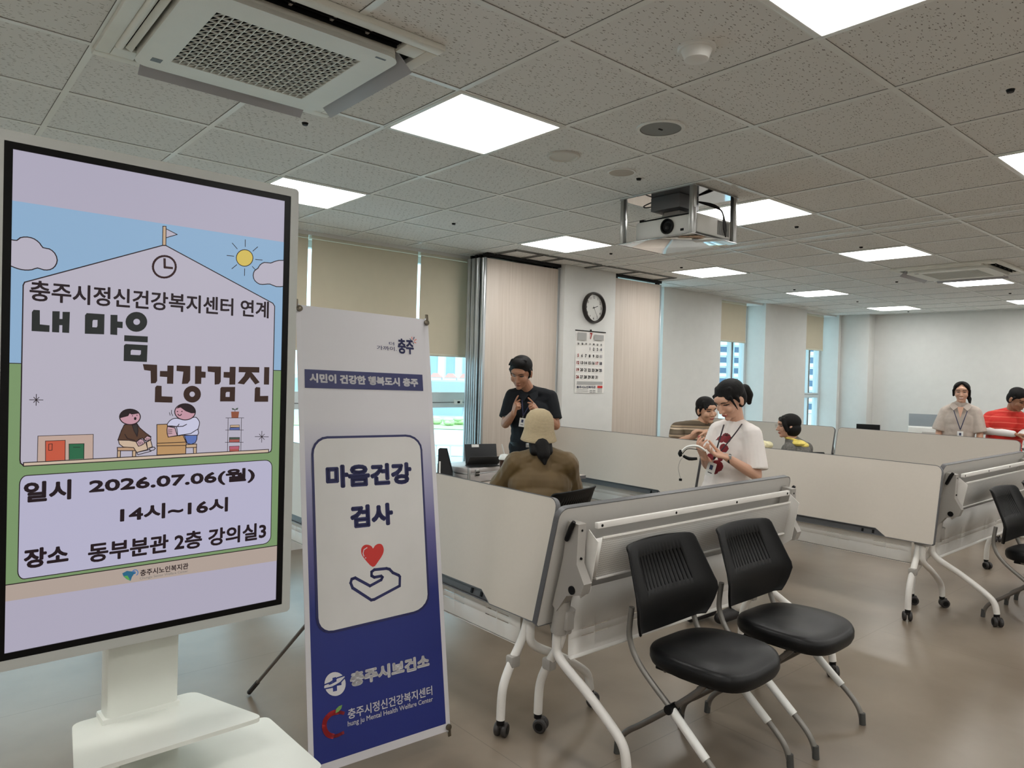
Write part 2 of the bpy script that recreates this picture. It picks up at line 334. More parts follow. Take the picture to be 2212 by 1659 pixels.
('P','pot2',[(53.12,49.84),(56.08,49.77),(56.08,49.02),(53.12,49.09)]),
('P','rose',[(53.16,47.88),(56.07,47.85),(56,46.99),(53.16,47.05)]),
('P','pot2',[(53.23,47.04),(56,46.99),(55.95,46.29),(53.27,46.41)]),
('S','ink',0.12,1,[(53.31,54.07),(55.97,54.06),(55.97,53.36),(53.31,53.45)]),
('S','ink',0.12,1,[(53.17,53.31),(56.04,53.36),(56.08,52.58),(53.17,52.64)]),
('S','ink',0.12,1,[(53.12,50.49),(56.1,50.38),(56.08,49.02),(53.12,49.09)]),
('S','ink',0.12,1,[(53.16,47.88),(56.07,47.85),(55.95,46.29),(53.27,46.41)]),
('P','tan',[(23.82,48.18),(24.55,48.17),(24.53,46.35),(23.81,46.37)]),
('S','ink',0.2,1,[(23.82,48.18),(24.55,48.17),(24.53,46.35),(23.81,46.37)]),
('P','tan',[(27.43,48.06),(28.25,48),(28.24,46.36),(27.42,46.36)]),
('S','ink',0.2,1,[(27.43,48.06),(28.25,48),(28.24,46.36),(27.42,46.36)]),
('P','tan2',[(23.75,49.02),(27.48,48.93),(28.06,48.55),(28.35,47.93),(23.82,48.14)]),
('S','ink',0.2,1,[(23.75,49.02),(27.48,48.93),(28.06,48.55),(28.35,47.93),(23.82,48.14)]),
('P','tan',[(43.06,48.16),(43.93,48.14),(43.92,46.34),(43.16,46.35)]),
('S','ink',0.2,1,[(43.06,48.16),(43.93,48.14),(43.92,46.34),(43.16,46.35)]),
('P','tan',[(41.09,48.96),(43.93,49),(43.93,48.05),(41.08,48.07)]),
('S','ink',0.2,1,[(41.09,48.96),(43.93,49),(43.93,48.05),(41.08,48.07)]),
('P','wood',[(33.36,54.8),(36.02,54.83),(36.31,51.26),(40.18,51.65),(41.09,49.63),(33.48,49.65)]),
('S','ink',0.2,1,[(33.36,54.8),(36.02,54.83),(36.31,51.26),(40.18,51.65),(41.09,49.63),(33.48,49.65)]),
('P','wood',[(33.48,49.65),(41.09,49.68),(41.09,48.74),(33.47,48.95)]),
('S','ink',0.2,1,[(33.48,49.65),(41.09,49.68),(41.09,48.74),(33.47,48.95)]),
('P','wood',[(33.53,48.95),(41.04,48.74),(41.03,46.4),(33.52,46.46)]),
('S','ink',0.2,1,[(33.53,48.95),(41.04,48.74),(41.03,46.4),(33.52,46.46)]),
('P','trouser',[(23.97,50.95),(24.21,49.88),(25.16,49.07),(27.67,48.79),(28.44,47.45),(31.22,48.11),(30.63,50.09),(27.88,50.91)]),
('S','ink',0.2,1,[(23.97,50.95),(24.21,49.88),(25.16,49.07),(27.67,48.79),(28.44,47.45),(31.22,48.11),(30.63,50.09),(27.88,50.91)]),
('P','trouser',[(30.83,50.08),(31.83,50.66),(32.32,48.79),(31.12,48.33)]),
('S','ink',0.2,1,[(30.83,50.08),(31.83,50.66),(32.32,48.79),(31.12,48.33)]),
('P','white',[(28.54,47.45),(31.82,48.07),(32.01,47.58),(28.83,46.82),(28.54,47.06)]),
('S','ink',0.2,1,[(28.54,47.45),(31.82,48.07),(32.01,47.58),(28.83,46.82),(28.54,47.06)]),
('P','white',[(31.62,48.47),(32.72,48.7),(33.09,48.3),(32.72,47.89),(31.71,47.75)]),
('S','ink',0.2,1,[(31.62,48.47),(32.72,48.7),(33.09,48.3),(32.72,47.89),(31.71,47.75)]),
('P','jacket',[(23.84,50.95),(24.62,53.43),(25.3,54.98),(28.3,55.26),(29.07,54.05),(30.64,52.57),(31.94,51.52),(31.63,50.89),(30.63,50.41),(29.84,51.22),(29.05,51.05),(28.27,50.35),(26.52,50.78)]),
('S','ink',0.2,1,[(23.84,50.95),(24.62,53.43),(25.3,54.98),(28.3,55.26),(29.07,54.05),(30.64,52.57),(31.94,51.52),(31.63,50.89),(30.63,50.41),(29.84,51.22),(29.05,51.05),(28.27,50.35),(26.52,50.78)]),
('P','dark2',[(27.16,54.89),(28.49,55.04),(28.67,53.21),(28.47,51.73),(27.7,53.27)]),
('S','ink',0.2,1,[(27.16,54.89),(28.49,55.04),(28.67,53.21),(28.47,51.73),(27.7,53.27)]),
('P','hand',[(28.26,50.25),(29.25,51.04),(30.14,50.66),(30.33,49.79),(29.54,49.3),(28.85,49.09)]),
('S','ink',0.2,1,[(28.26,50.25),(29.25,51.04),(30.14,50.66),(30.33,49.79),(29.54,49.3),(28.85,49.09)]),
('P','hand',[(30.14,50.98),(30.94,51.8),(31.83,51.42),(31.93,50.76),(30.83,50.4)]),
('S','ink',0.2,1,[(30.14,50.98),(30.94,51.8),(31.83,51.42),(31.93,50.76),(30.83,50.4)]),
('S','ink',0.13,0,[(28.76,50.32),(29.1,49.55)]),
('S','ink',0.13,0,[(29.15,50.3),(29.5,49.52)]),
('S','ink',0.13,0,[(29.6,50.27),(29.95,49.49)]),
('S','ink',0.13,0,[(30.74,51.16),(30.93,50.68)]),
('S','ink',0.13,0,[(31.13,51.14),(31.33,50.65)]),
('S','ink',0.13,0,[(31.51,51.11),(31.71,50.63)]),
('S','ink',0.2,0,[(25.47,52.44),(26.04,51.34),(27.88,50.7)]),
('P','skin',[(29.15,56.93),(29.08,56.47),(28.89,56.04),(28.58,55.66),(28.18,55.35),(27.7,55.13),(27.16,55),(26.6,54.98),(26.05,55.06),(25.52,55.24),(25.05,55.5),(24.66,55.84),(24.37,56.24),(24.19,56.68),(24.13,57.14),(24.2,57.59),(24.38,58.01),(24.68,58.39),(25.07,58.7),(25.55,58.93),(26.07,59.06),(26.63,59.09),(27.19,59.02),(27.72,58.85),(28.2,58.59),(28.6,58.24),(28.9,57.84),(29.09,57.39)]),
('P','ink',[(24.17,56.72),(24.27,57.76),(25.04,58.68),(26,59.07),(26.96,59.08),(28.12,58.68),(28.9,57.9),(28.7,57.91),(27.05,57.65),(26.53,57.93),(26.18,57.27)]),
('S','ink',0.25,1,[(29.15,56.93),(29.08,56.47),(28.89,56.04),(28.58,55.66),(28.18,55.35),(27.7,55.13),(27.16,55),(26.6,54.98),(26.05,55.06),(25.52,55.24),(25.05,55.5),(24.66,55.84),(24.37,56.24),(24.19,56.68),(24.13,57.14),(24.2,57.59),(24.38,58.01),(24.68,58.39),(25.07,58.7),(25.55,58.93),(26.07,59.06),(26.63,59.09),(27.19,59.02),(27.72,58.85),(28.2,58.59),(28.6,58.24),(28.9,57.84),(29.09,57.39)]),
('P','ink',[(28.21,56.54),(28.16,56.33),(28.05,56.18),(27.89,56.13),(27.74,56.2),(27.62,56.36),(27.58,56.57),(27.63,56.78),(27.74,56.93),(27.9,56.98),(28.05,56.92),(28.17,56.76)]),
('P','ink',[(27.37,57.3),(27.33,57.21),(27.22,57.18),(27.11,57.22),(27.06,57.31),(27.11,57.4),(27.22,57.44),(27.33,57.39)]),
('P','ink',[(28.47,57.43),(28.42,57.34),(28.31,57.31),(28.2,57.35),(28.15,57.44),(28.2,57.53),(28.31,57.56),(28.42,57.52)]),
('P','blue',[(40.5,51.57),(43.98,51.48),(43.94,50.35),(43.5,49.37),(42.42,48.99),(41.34,49.28)]),
('S','ink',0.2,1,[(40.5,51.57),(43.98,51.48),(43.94,50.35),(43.5,49.37),(42.42,48.99),(41.34,49.28)]),
('P','white2',[(38.41,56.44),(37.7,56.38),(37.16,56.16),(36.69,55.84),(36.33,55.43),(35.97,54.85),(36.02,54.35),(37.17,54.32),(38.4,54.12),(38.62,52.84),(38.71,51.6),(39.16,51.51),(40.08,51.7),(42.17,51.52),(44.11,51.51),(44.37,52.18),(44.16,53.04),(44.33,53.75),(44.49,54.38),(44.55,54.85),(44.5,55.28),(44.28,55.77),(43.96,56.2),(43.64,56.53),(43.09,56.64),(42,56.26),(40.73,55.89),(39.5,56.14)]),
('S','ink',0.2,1,[(38.41,56.44),(37.7,56.38),(37.16,56.16),(36.69,55.84),(36.33,55.43),(35.97,54.85),(36.02,54.35),(37.17,54.32),(38.4,54.12),(38.62,52.84),(38.71,51.6),(39.16,51.51),(40.08,51.7),(42.17,51.52),(44.11,51.51),(44.37,52.18),(44.16,53.04),(44.33,53.75),(44.49,54.38),(44.55,54.85),(44.5,55.28),(44.28,55.77),(43.96,56.2),(43.64,56.53),(43.09,56.64),(42,56.26),(40.73,55.89),(39.5,56.14)]),
('S','ink',0.22,0,[(36.02,54.35),(37.98,54.07),(38.72,54.21),(39.04,54.75)]),
('S','ink',0.22,0,[(38.72,54.1),(40.09,54.14),(41.05,54.65)]),
('S','ink',0.2,0,[(38.71,51.6),(42.21,52.03),(44.16,53.27)]),
('P','hand',[(36.02,54.24),(37.98,53.76),(38.64,51.61),(36.31,51.26),(36,52.15),(35.91,53.26)]),
('S','ink',0.2,1,[(36.02,54.24),(37.98,53.76),(38.64,51.61),(36.31,51.26),(36,52.15),(35.91,53.26)]),
('S','ink',0.15,0,[(36.15,53.18),(37.25,53.29)]),
('S','ink',0.15,0,[(36.15,52.67),(37.25,52.79)]),
('S','ink',0.15,0,[(36.15,52.19),(37.25,52.3)]),
('P','skin',[(43.36,58.07),(43.28,57.56),(43.08,57.09),(42.74,56.67),(42.3,56.32),(41.77,56.07),(41.18,55.93),(40.56,55.9),(39.95,55.98),(39.37,56.18),(38.85,56.47),(38.42,56.84),(38.1,57.28),(37.9,57.76),(37.84,58.27),(37.91,58.76),(38.11,59.23),(38.44,59.65),(38.87,59.99),(39.39,60.24),(39.97,60.39),(40.58,60.43),(41.2,60.36),(41.78,60.17),(42.31,59.89),(42.75,59.51),(43.08,59.07),(43.29,58.58)]),
('P','ink',[(38.26,59.09),(38.85,59.95),(40.11,60.4),(41.39,60.36),(42.67,59.72),(43.36,58.69),(43.31,57.75),(42.24,57.73),(40.74,58.34),(39.37,59.38)]),
('S','ink',0.25,1,[(43.36,58.07),(43.28,57.56),(43.08,57.09),(42.74,56.67),(42.3,56.32),(41.77,56.07),(41.18,55.93),(40.56,55.9),(39.95,55.98),(39.37,56.18),(38.85,56.47),(38.42,56.84),(38.1,57.28),(37.9,57.76),(37.84,58.27),(37.91,58.76),(38.11,59.23),(38.44,59.65),(38.87,59.99),(39.39,60.24),(39.97,60.39),(40.58,60.43),(41.2,60.36),(41.78,60.17),(42.31,59.89),(42.75,59.51),(43.08,59.07),(43.29,58.58)]),
('P','ink',[(38.74,58.28),(38.68,58.17),(38.55,58.13),(38.41,58.18),(38.36,58.29),(38.42,58.4),(38.55,58.44),(38.68,58.39)]),
('P','ink',[(39.92,58.28),(39.86,58.17),(39.72,58.13),(39.59,58.18),(39.54,58.29),(39.59,58.4),(39.73,58.44),(39.86,58.39)]),
('S','ink',0.22,0,[(39.61,57.53),(39.55,57.38),(39.45,57.27),(39.31,57.2),(39.15,57.18),(38.99,57.21),(38.86,57.29),(38.75,57.42),(38.7,57.56)]),
('S','ink',0.15,0,[(36.45,58.05),(36.65,57.28)]),
('S','ink',0.15,0,[(37.01,58.69),(37,57.81),(37.33,57.14)]),
('P','lav',[(2.41,40.97),(2.49,41.64),(2.69,42.24),(3.01,42.71),(3.41,43.02),(3.86,43.12),(63.86,43.21),(64.54,43.11),(65.15,42.81),(65.64,42.33),(65.96,41.73),(66.07,41.07),(66.19,20.03),(66.09,19.36),(65.77,18.76),(65.29,18.28),(64.67,17.97),(64,17.86),(3.8,17.71),(3.35,17.81),(2.95,18.12),(2.63,18.6),(2.43,19.2),(2.36,19.87)]),
('S','ink',0.22,1,[(2.41,40.97),(2.49,41.64),(2.69,42.24),(3.01,42.71),(3.41,43.02),(3.86,43.12),(63.86,43.21),(64.54,43.11),(65.15,42.81),(65.64,42.33),(65.96,41.73),(66.07,41.07),(66.19,20.03),(66.09,19.36),(65.77,18.76),(65.29,18.28),(64.67,17.97),(64,17.86),(3.8,17.71),(3.35,17.81),(2.95,18.12),(2.63,18.6),(2.43,19.2),(2.36,19.87)]),
('T', 'ink', '일시', 3.27, 36.36, 13.38, 41.5, 0.038),
('T', 'ink', '2026.07.06(월)', 17.31, 36.78, 60.82, 41.3, 0.038),
('T', 'ink', '14시~16시', 24.66, 28.94, 53.03, 33.19, 0.038),
('T', 'ink', '장소', 3.53, 20.11, 13.03, 25.02, 0.038),
('T', 'ink', '동부분관 2층 강의실3', 17.36, 19.39, 64.68, 24.48, 0.027999999999999997),
('P','teal',[(25.46,15.44),(26.57,15.91),(27.83,15.55),(28.87,15.06),(28.29,14.74),(27.82,14.06),(27.51,13.06),(26.55,13.67),(25.79,14.54)]),
('P','lgreen',[(25.79,14.66),(26.75,14.61),(27.43,13.21),(26.67,13.61)]),
('S','teal2',0.2,0,[(27.95,15.49),(28.13,15.76),(28.43,15.88),(28.76,15.83),(29.05,15.61),(29.25,15.28),(29.3,14.91),(29.19,14.58),(28.95,14.38)]),
('S','teal2',0.2,0,[(27.97,15.36),(28.06,15.49),(28.2,15.55),(28.37,15.52),(28.52,15.42),(28.61,15.25),(28.64,15.07),(28.58,14.9),(28.46,14.8)]),
('T', 'ink', '충주시노인복지관', 29.84, 13.88, 42.29, 15.62, 0.02),
('T', 'grey', 'Chungju Senior Welfare Center', 29.76, 12.83, 42.2, 13.66, 0.01),
]
BANNER_ART=[
('P','navy2',[(2.81,143.76),(55.61,144.18),(55.62,137.17),(2.72,136.63)]),
('T', 'white', '시민이 건강한 행복도시 충주', 4.7, 138.76, 53.24, 142.39, 0.05),
('T', 'navy', '더', 39.98, 155.84, 42.44, 157.24, 0.01),
('T', 'navy', '가까이.', 34.12, 153.51, 43.54, 155.27, 0.01),
('T', 'navy', '충주', 44.14, 152.58, 51.97, 159.1, 0.03),
('S','navy',0.35,0,[(50.28,159.32),(50.93,158.61)]),
('S','coral',0.35,0,[(51.23,160.17),(51.45,159.12)]),
('S','navy',0.35,0,[(52.41,160.2),(52.01,159.16)]),
('S','coral',0.35,0,[(53.41,159.27),(52.47,158.72)]),
('S','coral',0.35,0,[(53.18,157.77),(52.29,158.12)]),
('S','navy',0.35,0,[(51.9,157.26),(51.79,157.84)]),
('P','paper',[(4.93,111.62),(5.23,113.54),(6.1,115.28),(7.45,116.67),(9.16,117.57),(11.08,117.9),(45.71,118.3),(47.96,118.03),(50.02,117.19),(51.66,115.85),(52.72,114.17),(53.08,112.29),(52.88,54),(52.51,52.18),(51.44,50.52),(49.79,49.18),(47.73,48.29),(45.47,47.93),(10.94,46.86),(9.04,47.08),(7.33,47.87),(5.99,49.13),(5.14,50.75),(4.84,52.56)]),
('S','navy',0.9,1,[(4.93,111.62),(5.23,113.54),(6.1,115.28),(7.45,116.67),(9.16,117.57),(11.08,117.9),(45.71,118.3),(47.96,118.03),(50.02,117.19),(51.66,115.85),(52.72,114.17),(53.08,112.29),(52.88,54),(52.51,52.18),(51.44,50.52),(49.79,49.18),(47.73,48.29),(45.47,47.93),(10.94,46.86),(9.04,47.08),(7.33,47.87),(5.99,49.13),(5.14,50.75),(4.84,52.56)]),
('T', 'navy', '마음건강', 9.91, 98.61, 47.76, 107.42, 0.055),
('T', 'navy', '검사', 19.38, 82.96, 38.15, 91.72, 0.055),
('P','red',[(28.12,67.79),(26.95,68.62),(25.68,70.05),(24.67,71.32),(24.06,72.14),(23.69,72.79),(23.47,73.43),(23.38,74.13),(23.44,74.82),(23.63,75.39),(23.96,75.84),(24.42,76.17),(24.91,76.39),(25.44,76.47),(26.01,76.44),(26.55,76.33),(27.07,76.15),(27.56,75.89),(27.97,75.61),(28.23,75.27),(28.39,74.9),(28.59,74.75),(28.85,74.96),(29.14,75.37),(29.51,75.74),(29.98,75.98),(30.53,76.18),(31.07,76.26),(31.59,76.22),(32.1,76.06),(32.53,75.76),(32.87,75.3),(33.13,74.7),(33.26,74.07),(33.24,73.45),(33.08,72.8),(32.75,72.11),(32.22,71.34),(31.52,70.52),(30.75,69.75),(29.95,68.87),(29.08,68.02)]),
('S','white',0.35,0,[(25.98,75.31),(24.64,74.72),(24.18,73.36),(24.52,72.3)]),
('P','white',[(25.47,71.51),(25.38,71.36),(25.2,71.32),(25.02,71.4),(24.95,71.57),(25.03,71.72),(25.22,71.77),(25.4,71.68)]),
('S','navy',1.1,1,[(18.52,63.15),(19.02,64.47),(20.5,64.72),(26.6,60.92),(31.52,62.52),(32.17,63.4),(31.6,63.93),(28.59,63.87),(27.44,64.59),(27.51,66.05),(28.73,66.69),(34.09,66.48),(35.43,66.02),(36.86,64.51),(39.42,63.2),(39.94,62.55),(39.62,59.11),(28.19,55.68),(26.87,55.65),(19.26,61.23)]),
('P','white',[(15.03,27.73),(14.89,26.83),(14.54,26.03),(14.01,25.36),(13.32,24.86),(12.51,24.56),(11.62,24.45),(10.7,24.56),(9.79,24.87),(8.93,25.37),(8.18,26.03),(7.56,26.82),(7.11,27.7),(6.84,28.62),(6.77,29.54),(6.91,30.42),(7.24,31.22),(7.76,31.88),(8.43,32.39),(9.23,32.71),(10.11,32.83),(11.03,32.74),(11.95,32.44),(12.82,31.95),(13.59,31.3),(14.23,30.5),(14.7,29.61),(14.97,28.67)]),
('P','blue2',[(9.93,30.96),(11.38,30.97),(11.5,29.46),(13.33,29.43),(13.38,27.72),(11.56,27.86),(11.55,26.16),(9.98,26.2),(9.93,27.79),(8.43,27.86),(8.38,29.45),(9.87,29.49)]),
('S','white',0.9,0,[(6.96,28.35),(9.35,28.45),(12.4,29.16),(14.29,30.45)]),
('S','blue2',0.5,0,[(6.88,29.31),(8.8,29.52),(11.85,30.55),(14.8,30.77)]),
('S','blue2',0.5,0,[(6.71,27.88),(9.93,27.79),(12.99,28.71),(14.76,29.93)]),
('T', 'white', '충주시보건소', 16.8, 26.03, 51.67, 31.26, 0.06),
('T', 'white', '충주시정신건강복지센터', 15.43, 15.29, 52.27, 18.86, 0.015),
('T', 'white', 'hung ju Mental Health Welfare Center', 15.28, 12.4, 52.34, 14.72, 0.008),
('S','apple',1.7,0,[(11.37,18.93),(10.46,19.02),(9.52,18.99),(8.66,18.8),(7.88,18.41),(7.17,17.87),(6.64,17.22),(6.35,16.44),(6.24,15.57),(6.31,14.71),(6.54,13.87),(6.95,13.04),(7.51,12.33),(8.26,11.75),(9.17,11.3)]),
('S','apple2',1.1,0,[(13.75,17.93),(13.15,18.23),(12.27,18.64),(11.37,18.93)]),
('S','apple2',1.1,0,[(9.17,11.3),(10.14,11.02),(11.28,11.02),(12.49,11.2),(13.35,11.34)]),
('P','leaf',[(10.63,18.69),(10.93,20.08),(12.05,20.77),(13.39,20.87),(12.92,19.72),(11.85,18.92)]),
]
# ================================================================== THE ROOM
XB, YW, X0, Y0 = 12.40, 5.62, -4.0, -3.6
U = lambda u: (2.8689+u-(.4 if u >= 7 else 0))*.6
RW = lambda r: (1.9635+r)*.6
# floor material: mottled vinyl with faint welded seams
m = mat('vinyl_floor', (150, 138, 124), .22, noise=(1.3, .1), spec=.36)
N, L, B = nodes(m)
tc = N.new('ShaderNodeTexCoord'); n1 = N.new('ShaderNodeTexNoise'); n1.inputs['Scale'].default_value = 1.6; n1.inputs['Detail'].default_value = 5; n1.inputs['Roughness'].default_value = .55
L.new(tc.outputs['Object'], n1.inputs['Vector'])
cr = N.new('ShaderNodeValToRGB'); cr.color_ramp.elements[0].position = .3; cr.color_ramp.elements[1].position = .72
cr.color_ramp.elements[0].color = (*lin((110, 98, 85)), 1); cr.color_ramp.elements[1].color = (*lin((134, 122, 108)), 1)
L.new(n1.outputs['Fac'], cr.inputs['Fac'])
bk = N.new('ShaderNodeTexBrick'); bk.offset = .5; bk.inputs['Scale'].default_value = 1; bk.inputs['Mortar Size'].default_value = .0022; bk.inputs['Brick Width'].default_value = 1.82; bk.inputs['Row Height'].default_value = 1.82
bk.inputs['Color1'].default_value = bk.inputs['Color2'].default_value = (1, 1, 1, 1); bk.inputs['Mortar'].default_value = (.72, .70, .68, 1)
L.new(tc.outputs['Object'], bk.inputs['Vector'])
mx = N.new('ShaderNodeMix'); mx.data_type = 'RGBA'; mx.blend_type = 'MULTIPLY'; mx.inputs['Factor'].default_value = 1
L.new(cr.outputs['Color'], mx.inputs['A']); L.new(bk.outputs['Color'], mx.inputs['B']); L.new(mx.outputs['Result'], B.inputs['Base Color'])
n2 = N.new('ShaderNodeTexNoise'); n2.inputs['Scale'].default_value = 1.4; n2.inputs['Detail'].default_value = 0; L.new(tc.outputs['Object'], n2.inputs['Vector'])
mr = N.new('ShaderNodeMapRange'); B.inputs['Roughness'].default_value = .28

struct('floor', MB().bb(X0-.2, XB+.2, Y0-.2, 6.1, -.1, 0, 'vinyl_floor'))
# ceiling tiles with short dark fissures
m = mat('ceiling_tile', (186, 181, 172), .9)
N, L, B = nodes(m)
def fissure(scale, ang, thr, keep):
    tc = N.new('ShaderNodeTexCoord'); wz = N.new('ShaderNodeTexNoise'); wz.inputs['Scale'].default_value = 35
    L.new(tc.outputs['Object'], wz.inputs['Vector'])
    ad = N.new('ShaderNodeMix'); ad.data_type = 'VECTOR'; ad.inputs['Factor'].default_value = .015
    L.new(tc.outputs['Object'], ad.inputs[4]); L.new(wz.outputs['Color'], ad.inputs[5])
    mp = N.new('ShaderNodeMapping'); mp.inputs['Rotation'].default_value = (0, 0, ang); mp.inputs['Scale'].default_value = scale
    L.new(ad.outputs[1], mp.inputs['Vector'])
    vo = N.new('ShaderNodeTexVoronoi'); vo.voronoi_dimensions = '2D'; vo.inputs['Scale'].default_value = 1; L.new(mp.outputs['Vector'], vo.inputs['Vector'])
    lt = N.new('ShaderNodeMath'); lt.operation = 'LESS_THAN'; lt.inputs[1].default_value = thr; L.new(vo.outputs['Distance'], lt.inputs[0])
    sx = N.new('ShaderNodeSeparateColor'); L.new(vo.outputs['Color'], sx.inputs['Color'])
    g = N.new('ShaderNodeMath'); g.operation = 'LESS_THAN'; g.inputs[1].default_value = keep; L.new(sx.outputs['Red'], g.inputs[0])
    mu = N.new('ShaderNodeMath'); mu.operation = 'MULTIPLY'; L.new(lt.outputs[0], mu.inputs[0]); L.new(g.outputs[0], mu.inputs[1])
    return mu
a = fissure((26, 85, 1), .15, .15, .36); b = fissure((34, 95, 1), -.5, .13, .22); c = fissure((95, 95, 1), 0, .15, .10)
s1_ = N.new('ShaderNodeMath'); s1_.operation = 'MAXIMUM'; L.new(a.outputs[0], s1_.inputs[0]); L.new(b.outputs[0], s1_.inputs[1])
s2_ = N.new('ShaderNodeMath'); s2_.operation = 'MAXIMUM'; L.new(s1_.outputs[0], s2_.inputs[0]); L.new(c.outputs[0], s2_.inputs[1])
mx = N.new('ShaderNodeMix'); mx.data_type = 'RGBA'; mx.inputs['A'].default_value = (*lin((226, 226, 223)), 1); mx.inputs['B'].default_value = (*lin((146, 143, 137)), 1)
L.new(s2_.outputs[0], mx.inputs['Factor']); L.new(mx.outputs['Result'], B.inputs['Base Color'])
mat('grid_white', (228, 230, 226), .3); mat('track_alu', (120, 120, 116), .35, .6)
struct('ceiling', MB().bb(X0-.2, XB+.2, Y0-.2, 6.1, CH, CH+.12, 'ceiling_tile'))
g = MB(); e = MB()  # e: thin dark strips that paint a shadow line beside each bar
gx = [U(u) for u in range(-11, 7)]+[U(u) for u in range(7, 19) if U(u) < XB]
gy = [RW(r) for r in range(-8, 8)]
for x in gx:
    if x > X0: g.bb(x-.012, x+.012, Y0, YW, CH-.004, CH+.001, 'grid_white'); e.bb(x-.0132, x-.012, Y0, YW, CH-.0012, CH+.001, 'slot_and_shade'); e.bb(x+.012, x+.0132, Y0, YW, CH-.0012, CH+.001, 'slot_and_shade')
for y in gy:
    if y > Y0: g.bb(X0, XB, y-.012, y+.012, CH-.0038, CH+.001, 'grid_white'); e.bb(X0, XB, y-.0132, y-.012, CH-.001, CH+.001, 'slot_and_shade'); e.bb(X0, XB, y+.012, y+.0132, CH-.001, CH+.001, 'slot_and_shade')
for p in e.f: g.f.append(tuple(q+len(g.v) for q in p))
k = g.mi('slot_and_shade'); g.m += [k]*len(e.f); g.v += e.v
struct('trim_1', g)
# movable-wall track across the ceiling with its parking spurs
t = MB()
t.bb(5.46, 5.492, Y0, 5.02, CH-.006, CH, 'grid_white'); t.bb(5.508, 5.54, Y0, 5.02, CH-.006, CH, 'grid_white'); t.bb(5.492, 5.508, Y0, 5.02, CH-.002, CH, 'slot_and_shade')
t.bb(4.3, 6.72, 5.0, 5.045, CH-.008, CH, 'track_alu'); t.bb(4.3, 6.72, 5.018, 5.028, CH-.010, CH, 'slot_and_shade')
for x, y1 in ((4.32, 5.40), (4.93, 5.40), (5.5, 5.27), (6.08, 5.33), (6.70, 5.33), (4.66, 5.36)): t.bb(x-.022, x+.022, 5.02, y1, CH-.009, CH, 'track_alu'); t.bb(x-.005, x+.005, 5.02, y1, CH-.011, CH, 'slot_and_shade')
t.bb(4.22, 5.2, 5.33, 5.40, CH-.03, CH-.001, 'slot_and_shade'); t.bb(6.0, 6.85, 5.31, 5.36, CH-.03, CH-.001, 'slot_and_shade')
struct('trim_2', t)
# walls.  Window side: openings at these x ranges
w = MB()
OP = [(-.8, 4.75), (6.1, 7.3), (8.58, 9.73), (10.97, 12.08)]
xs = [X0]+[q for o in OP for q in o]+[XB+.2]
for i in range(0, len(xs), 2): w.bb(xs[i], xs[i+1], YW, 6.05, 0, CH, 'wall_paint')
for a, b in OP: w.bb(a, b, YW, 6.05, 0, .28, 'wall_paint'); w.bb(a, b, YW+.05, 6.05, CH-.03, CH, 'wall_paint')
struct('wall_left', w)
struct('wall_back', MB().bb(XB, XB+.2, Y0, 6.05, 0, CH, 'wall_paint'))
struct('wall_right', MB().bb(X0, XB+.2, Y0-.2, Y0, 0, CH, 'wall_paint'))
struct('wall_front', MB().bb(X0-.2, X0, Y0-.2, 6.05, 0, CH, 'wall_paint'))
struct('trim_3', MB().bb(5.21, 6.0, 5.28, YW, 0, CH, 'wall_paint', .004))
struct('trim_4', MB().bb(12.17, XB, 5.16, YW, 0, CH, 'wall_paint', .004))
for nme, a in (('baseboard_back', (XB-.012, XB, Y0, 5.16)), ('baseboard_right', (X0, XB, Y0, Y0+.012))): struct(nme, MB().bb(*a, 0, .08, 'edge_grey'))
struct('baseboard_left', MB().bb(7.3, 8.58, YW-.012, YW, 0, .08, 'edge_grey').bb(9.73, 10.97, YW-.012, YW, 0, .08, 'edge_grey'))
# windows
gm = mat('window_glass', (225, 245, 250), .02); N, L, B = nodes(gm)
tr = N.new('ShaderNodeBsdfTransparent'); tr.inputs[0].default_value = (.9, .97, 1, 1); gl = N.new('ShaderNodeBsdfGlossy'); gl.inputs['Roughness'].default_value = .02
ms = N.new('ShaderNodeMixShader'); ms.inputs[0].default_value = .06; L.new(tr.outputs[0], ms.inputs[1]); L.new(gl.outputs[0], ms.inputs[2])
out = [n for n in N if n.type == 'OUTPUT_MATERIAL'][0]; L.new(ms.outputs[0], out.inputs[0])
def window(n, x0, x1, mull, rails):
    f = MB(); yf = 5.93
    f.bb(x0, x1, yf, 6.0, .28, .34, 'frame_white'); f.bb(x0, x1, yf, 6.0, CH-.09, CH-.03, 'frame_white')
    for x in (x0+.025, x1-.025): f.bb(x-.025, x+.025, yf, 6.0, .34, CH-.09, 'frame_white')
    for x, ww in mull: f.bb(x-ww/2, x+ww/2, yf, 6.0, .34, CH-.09, 'frame_white'); f.bb(x-.006, x+.006, yf-.006, yf, .34, CH-.09, 'edge_grey')
    for z0, z1 in rails: f.bb(x0+.05, x1-.05, yf-.01, 6.0, z0, z1, 'frame_white'); f.bb(x0+.05, x1-.05, yf-.014, yf-.01, z0+.05, z0+.056, 'edge_grey')
    wo = struct(n, f)
    p = MB().bb(x0+.05, x1-.05, 5.965, 5.969, .34, CH-.09, gm).obj('window_pane', wo)
    return wo
w1 = window('window_1', -.8, 4.75, [(.05, .06), (1.2, .06), (2.35, .06), (3.5, .06)], [(1.145, 1.30)])
hs = MB().bb(4.30, 4.40, 5.905, 5.92, 1.175, 1.225, 'white_plastic', .003).bb(4.335, 4.365, 5.90, 5.906, 1.19, 1.21, 'black_plastic').obj('window_handle', w1)
window('window_2', 6.1, 7.3, [(6.7, .06)], [(1.19, 1.28)])
window('window_3', 8.58, 9.73, [(9.36, .06)], [(1.19, 1.26)])
w4 = window('window_4', 10.97, 12.08, [(11.7, .06)], [(1.24, 1.32)])
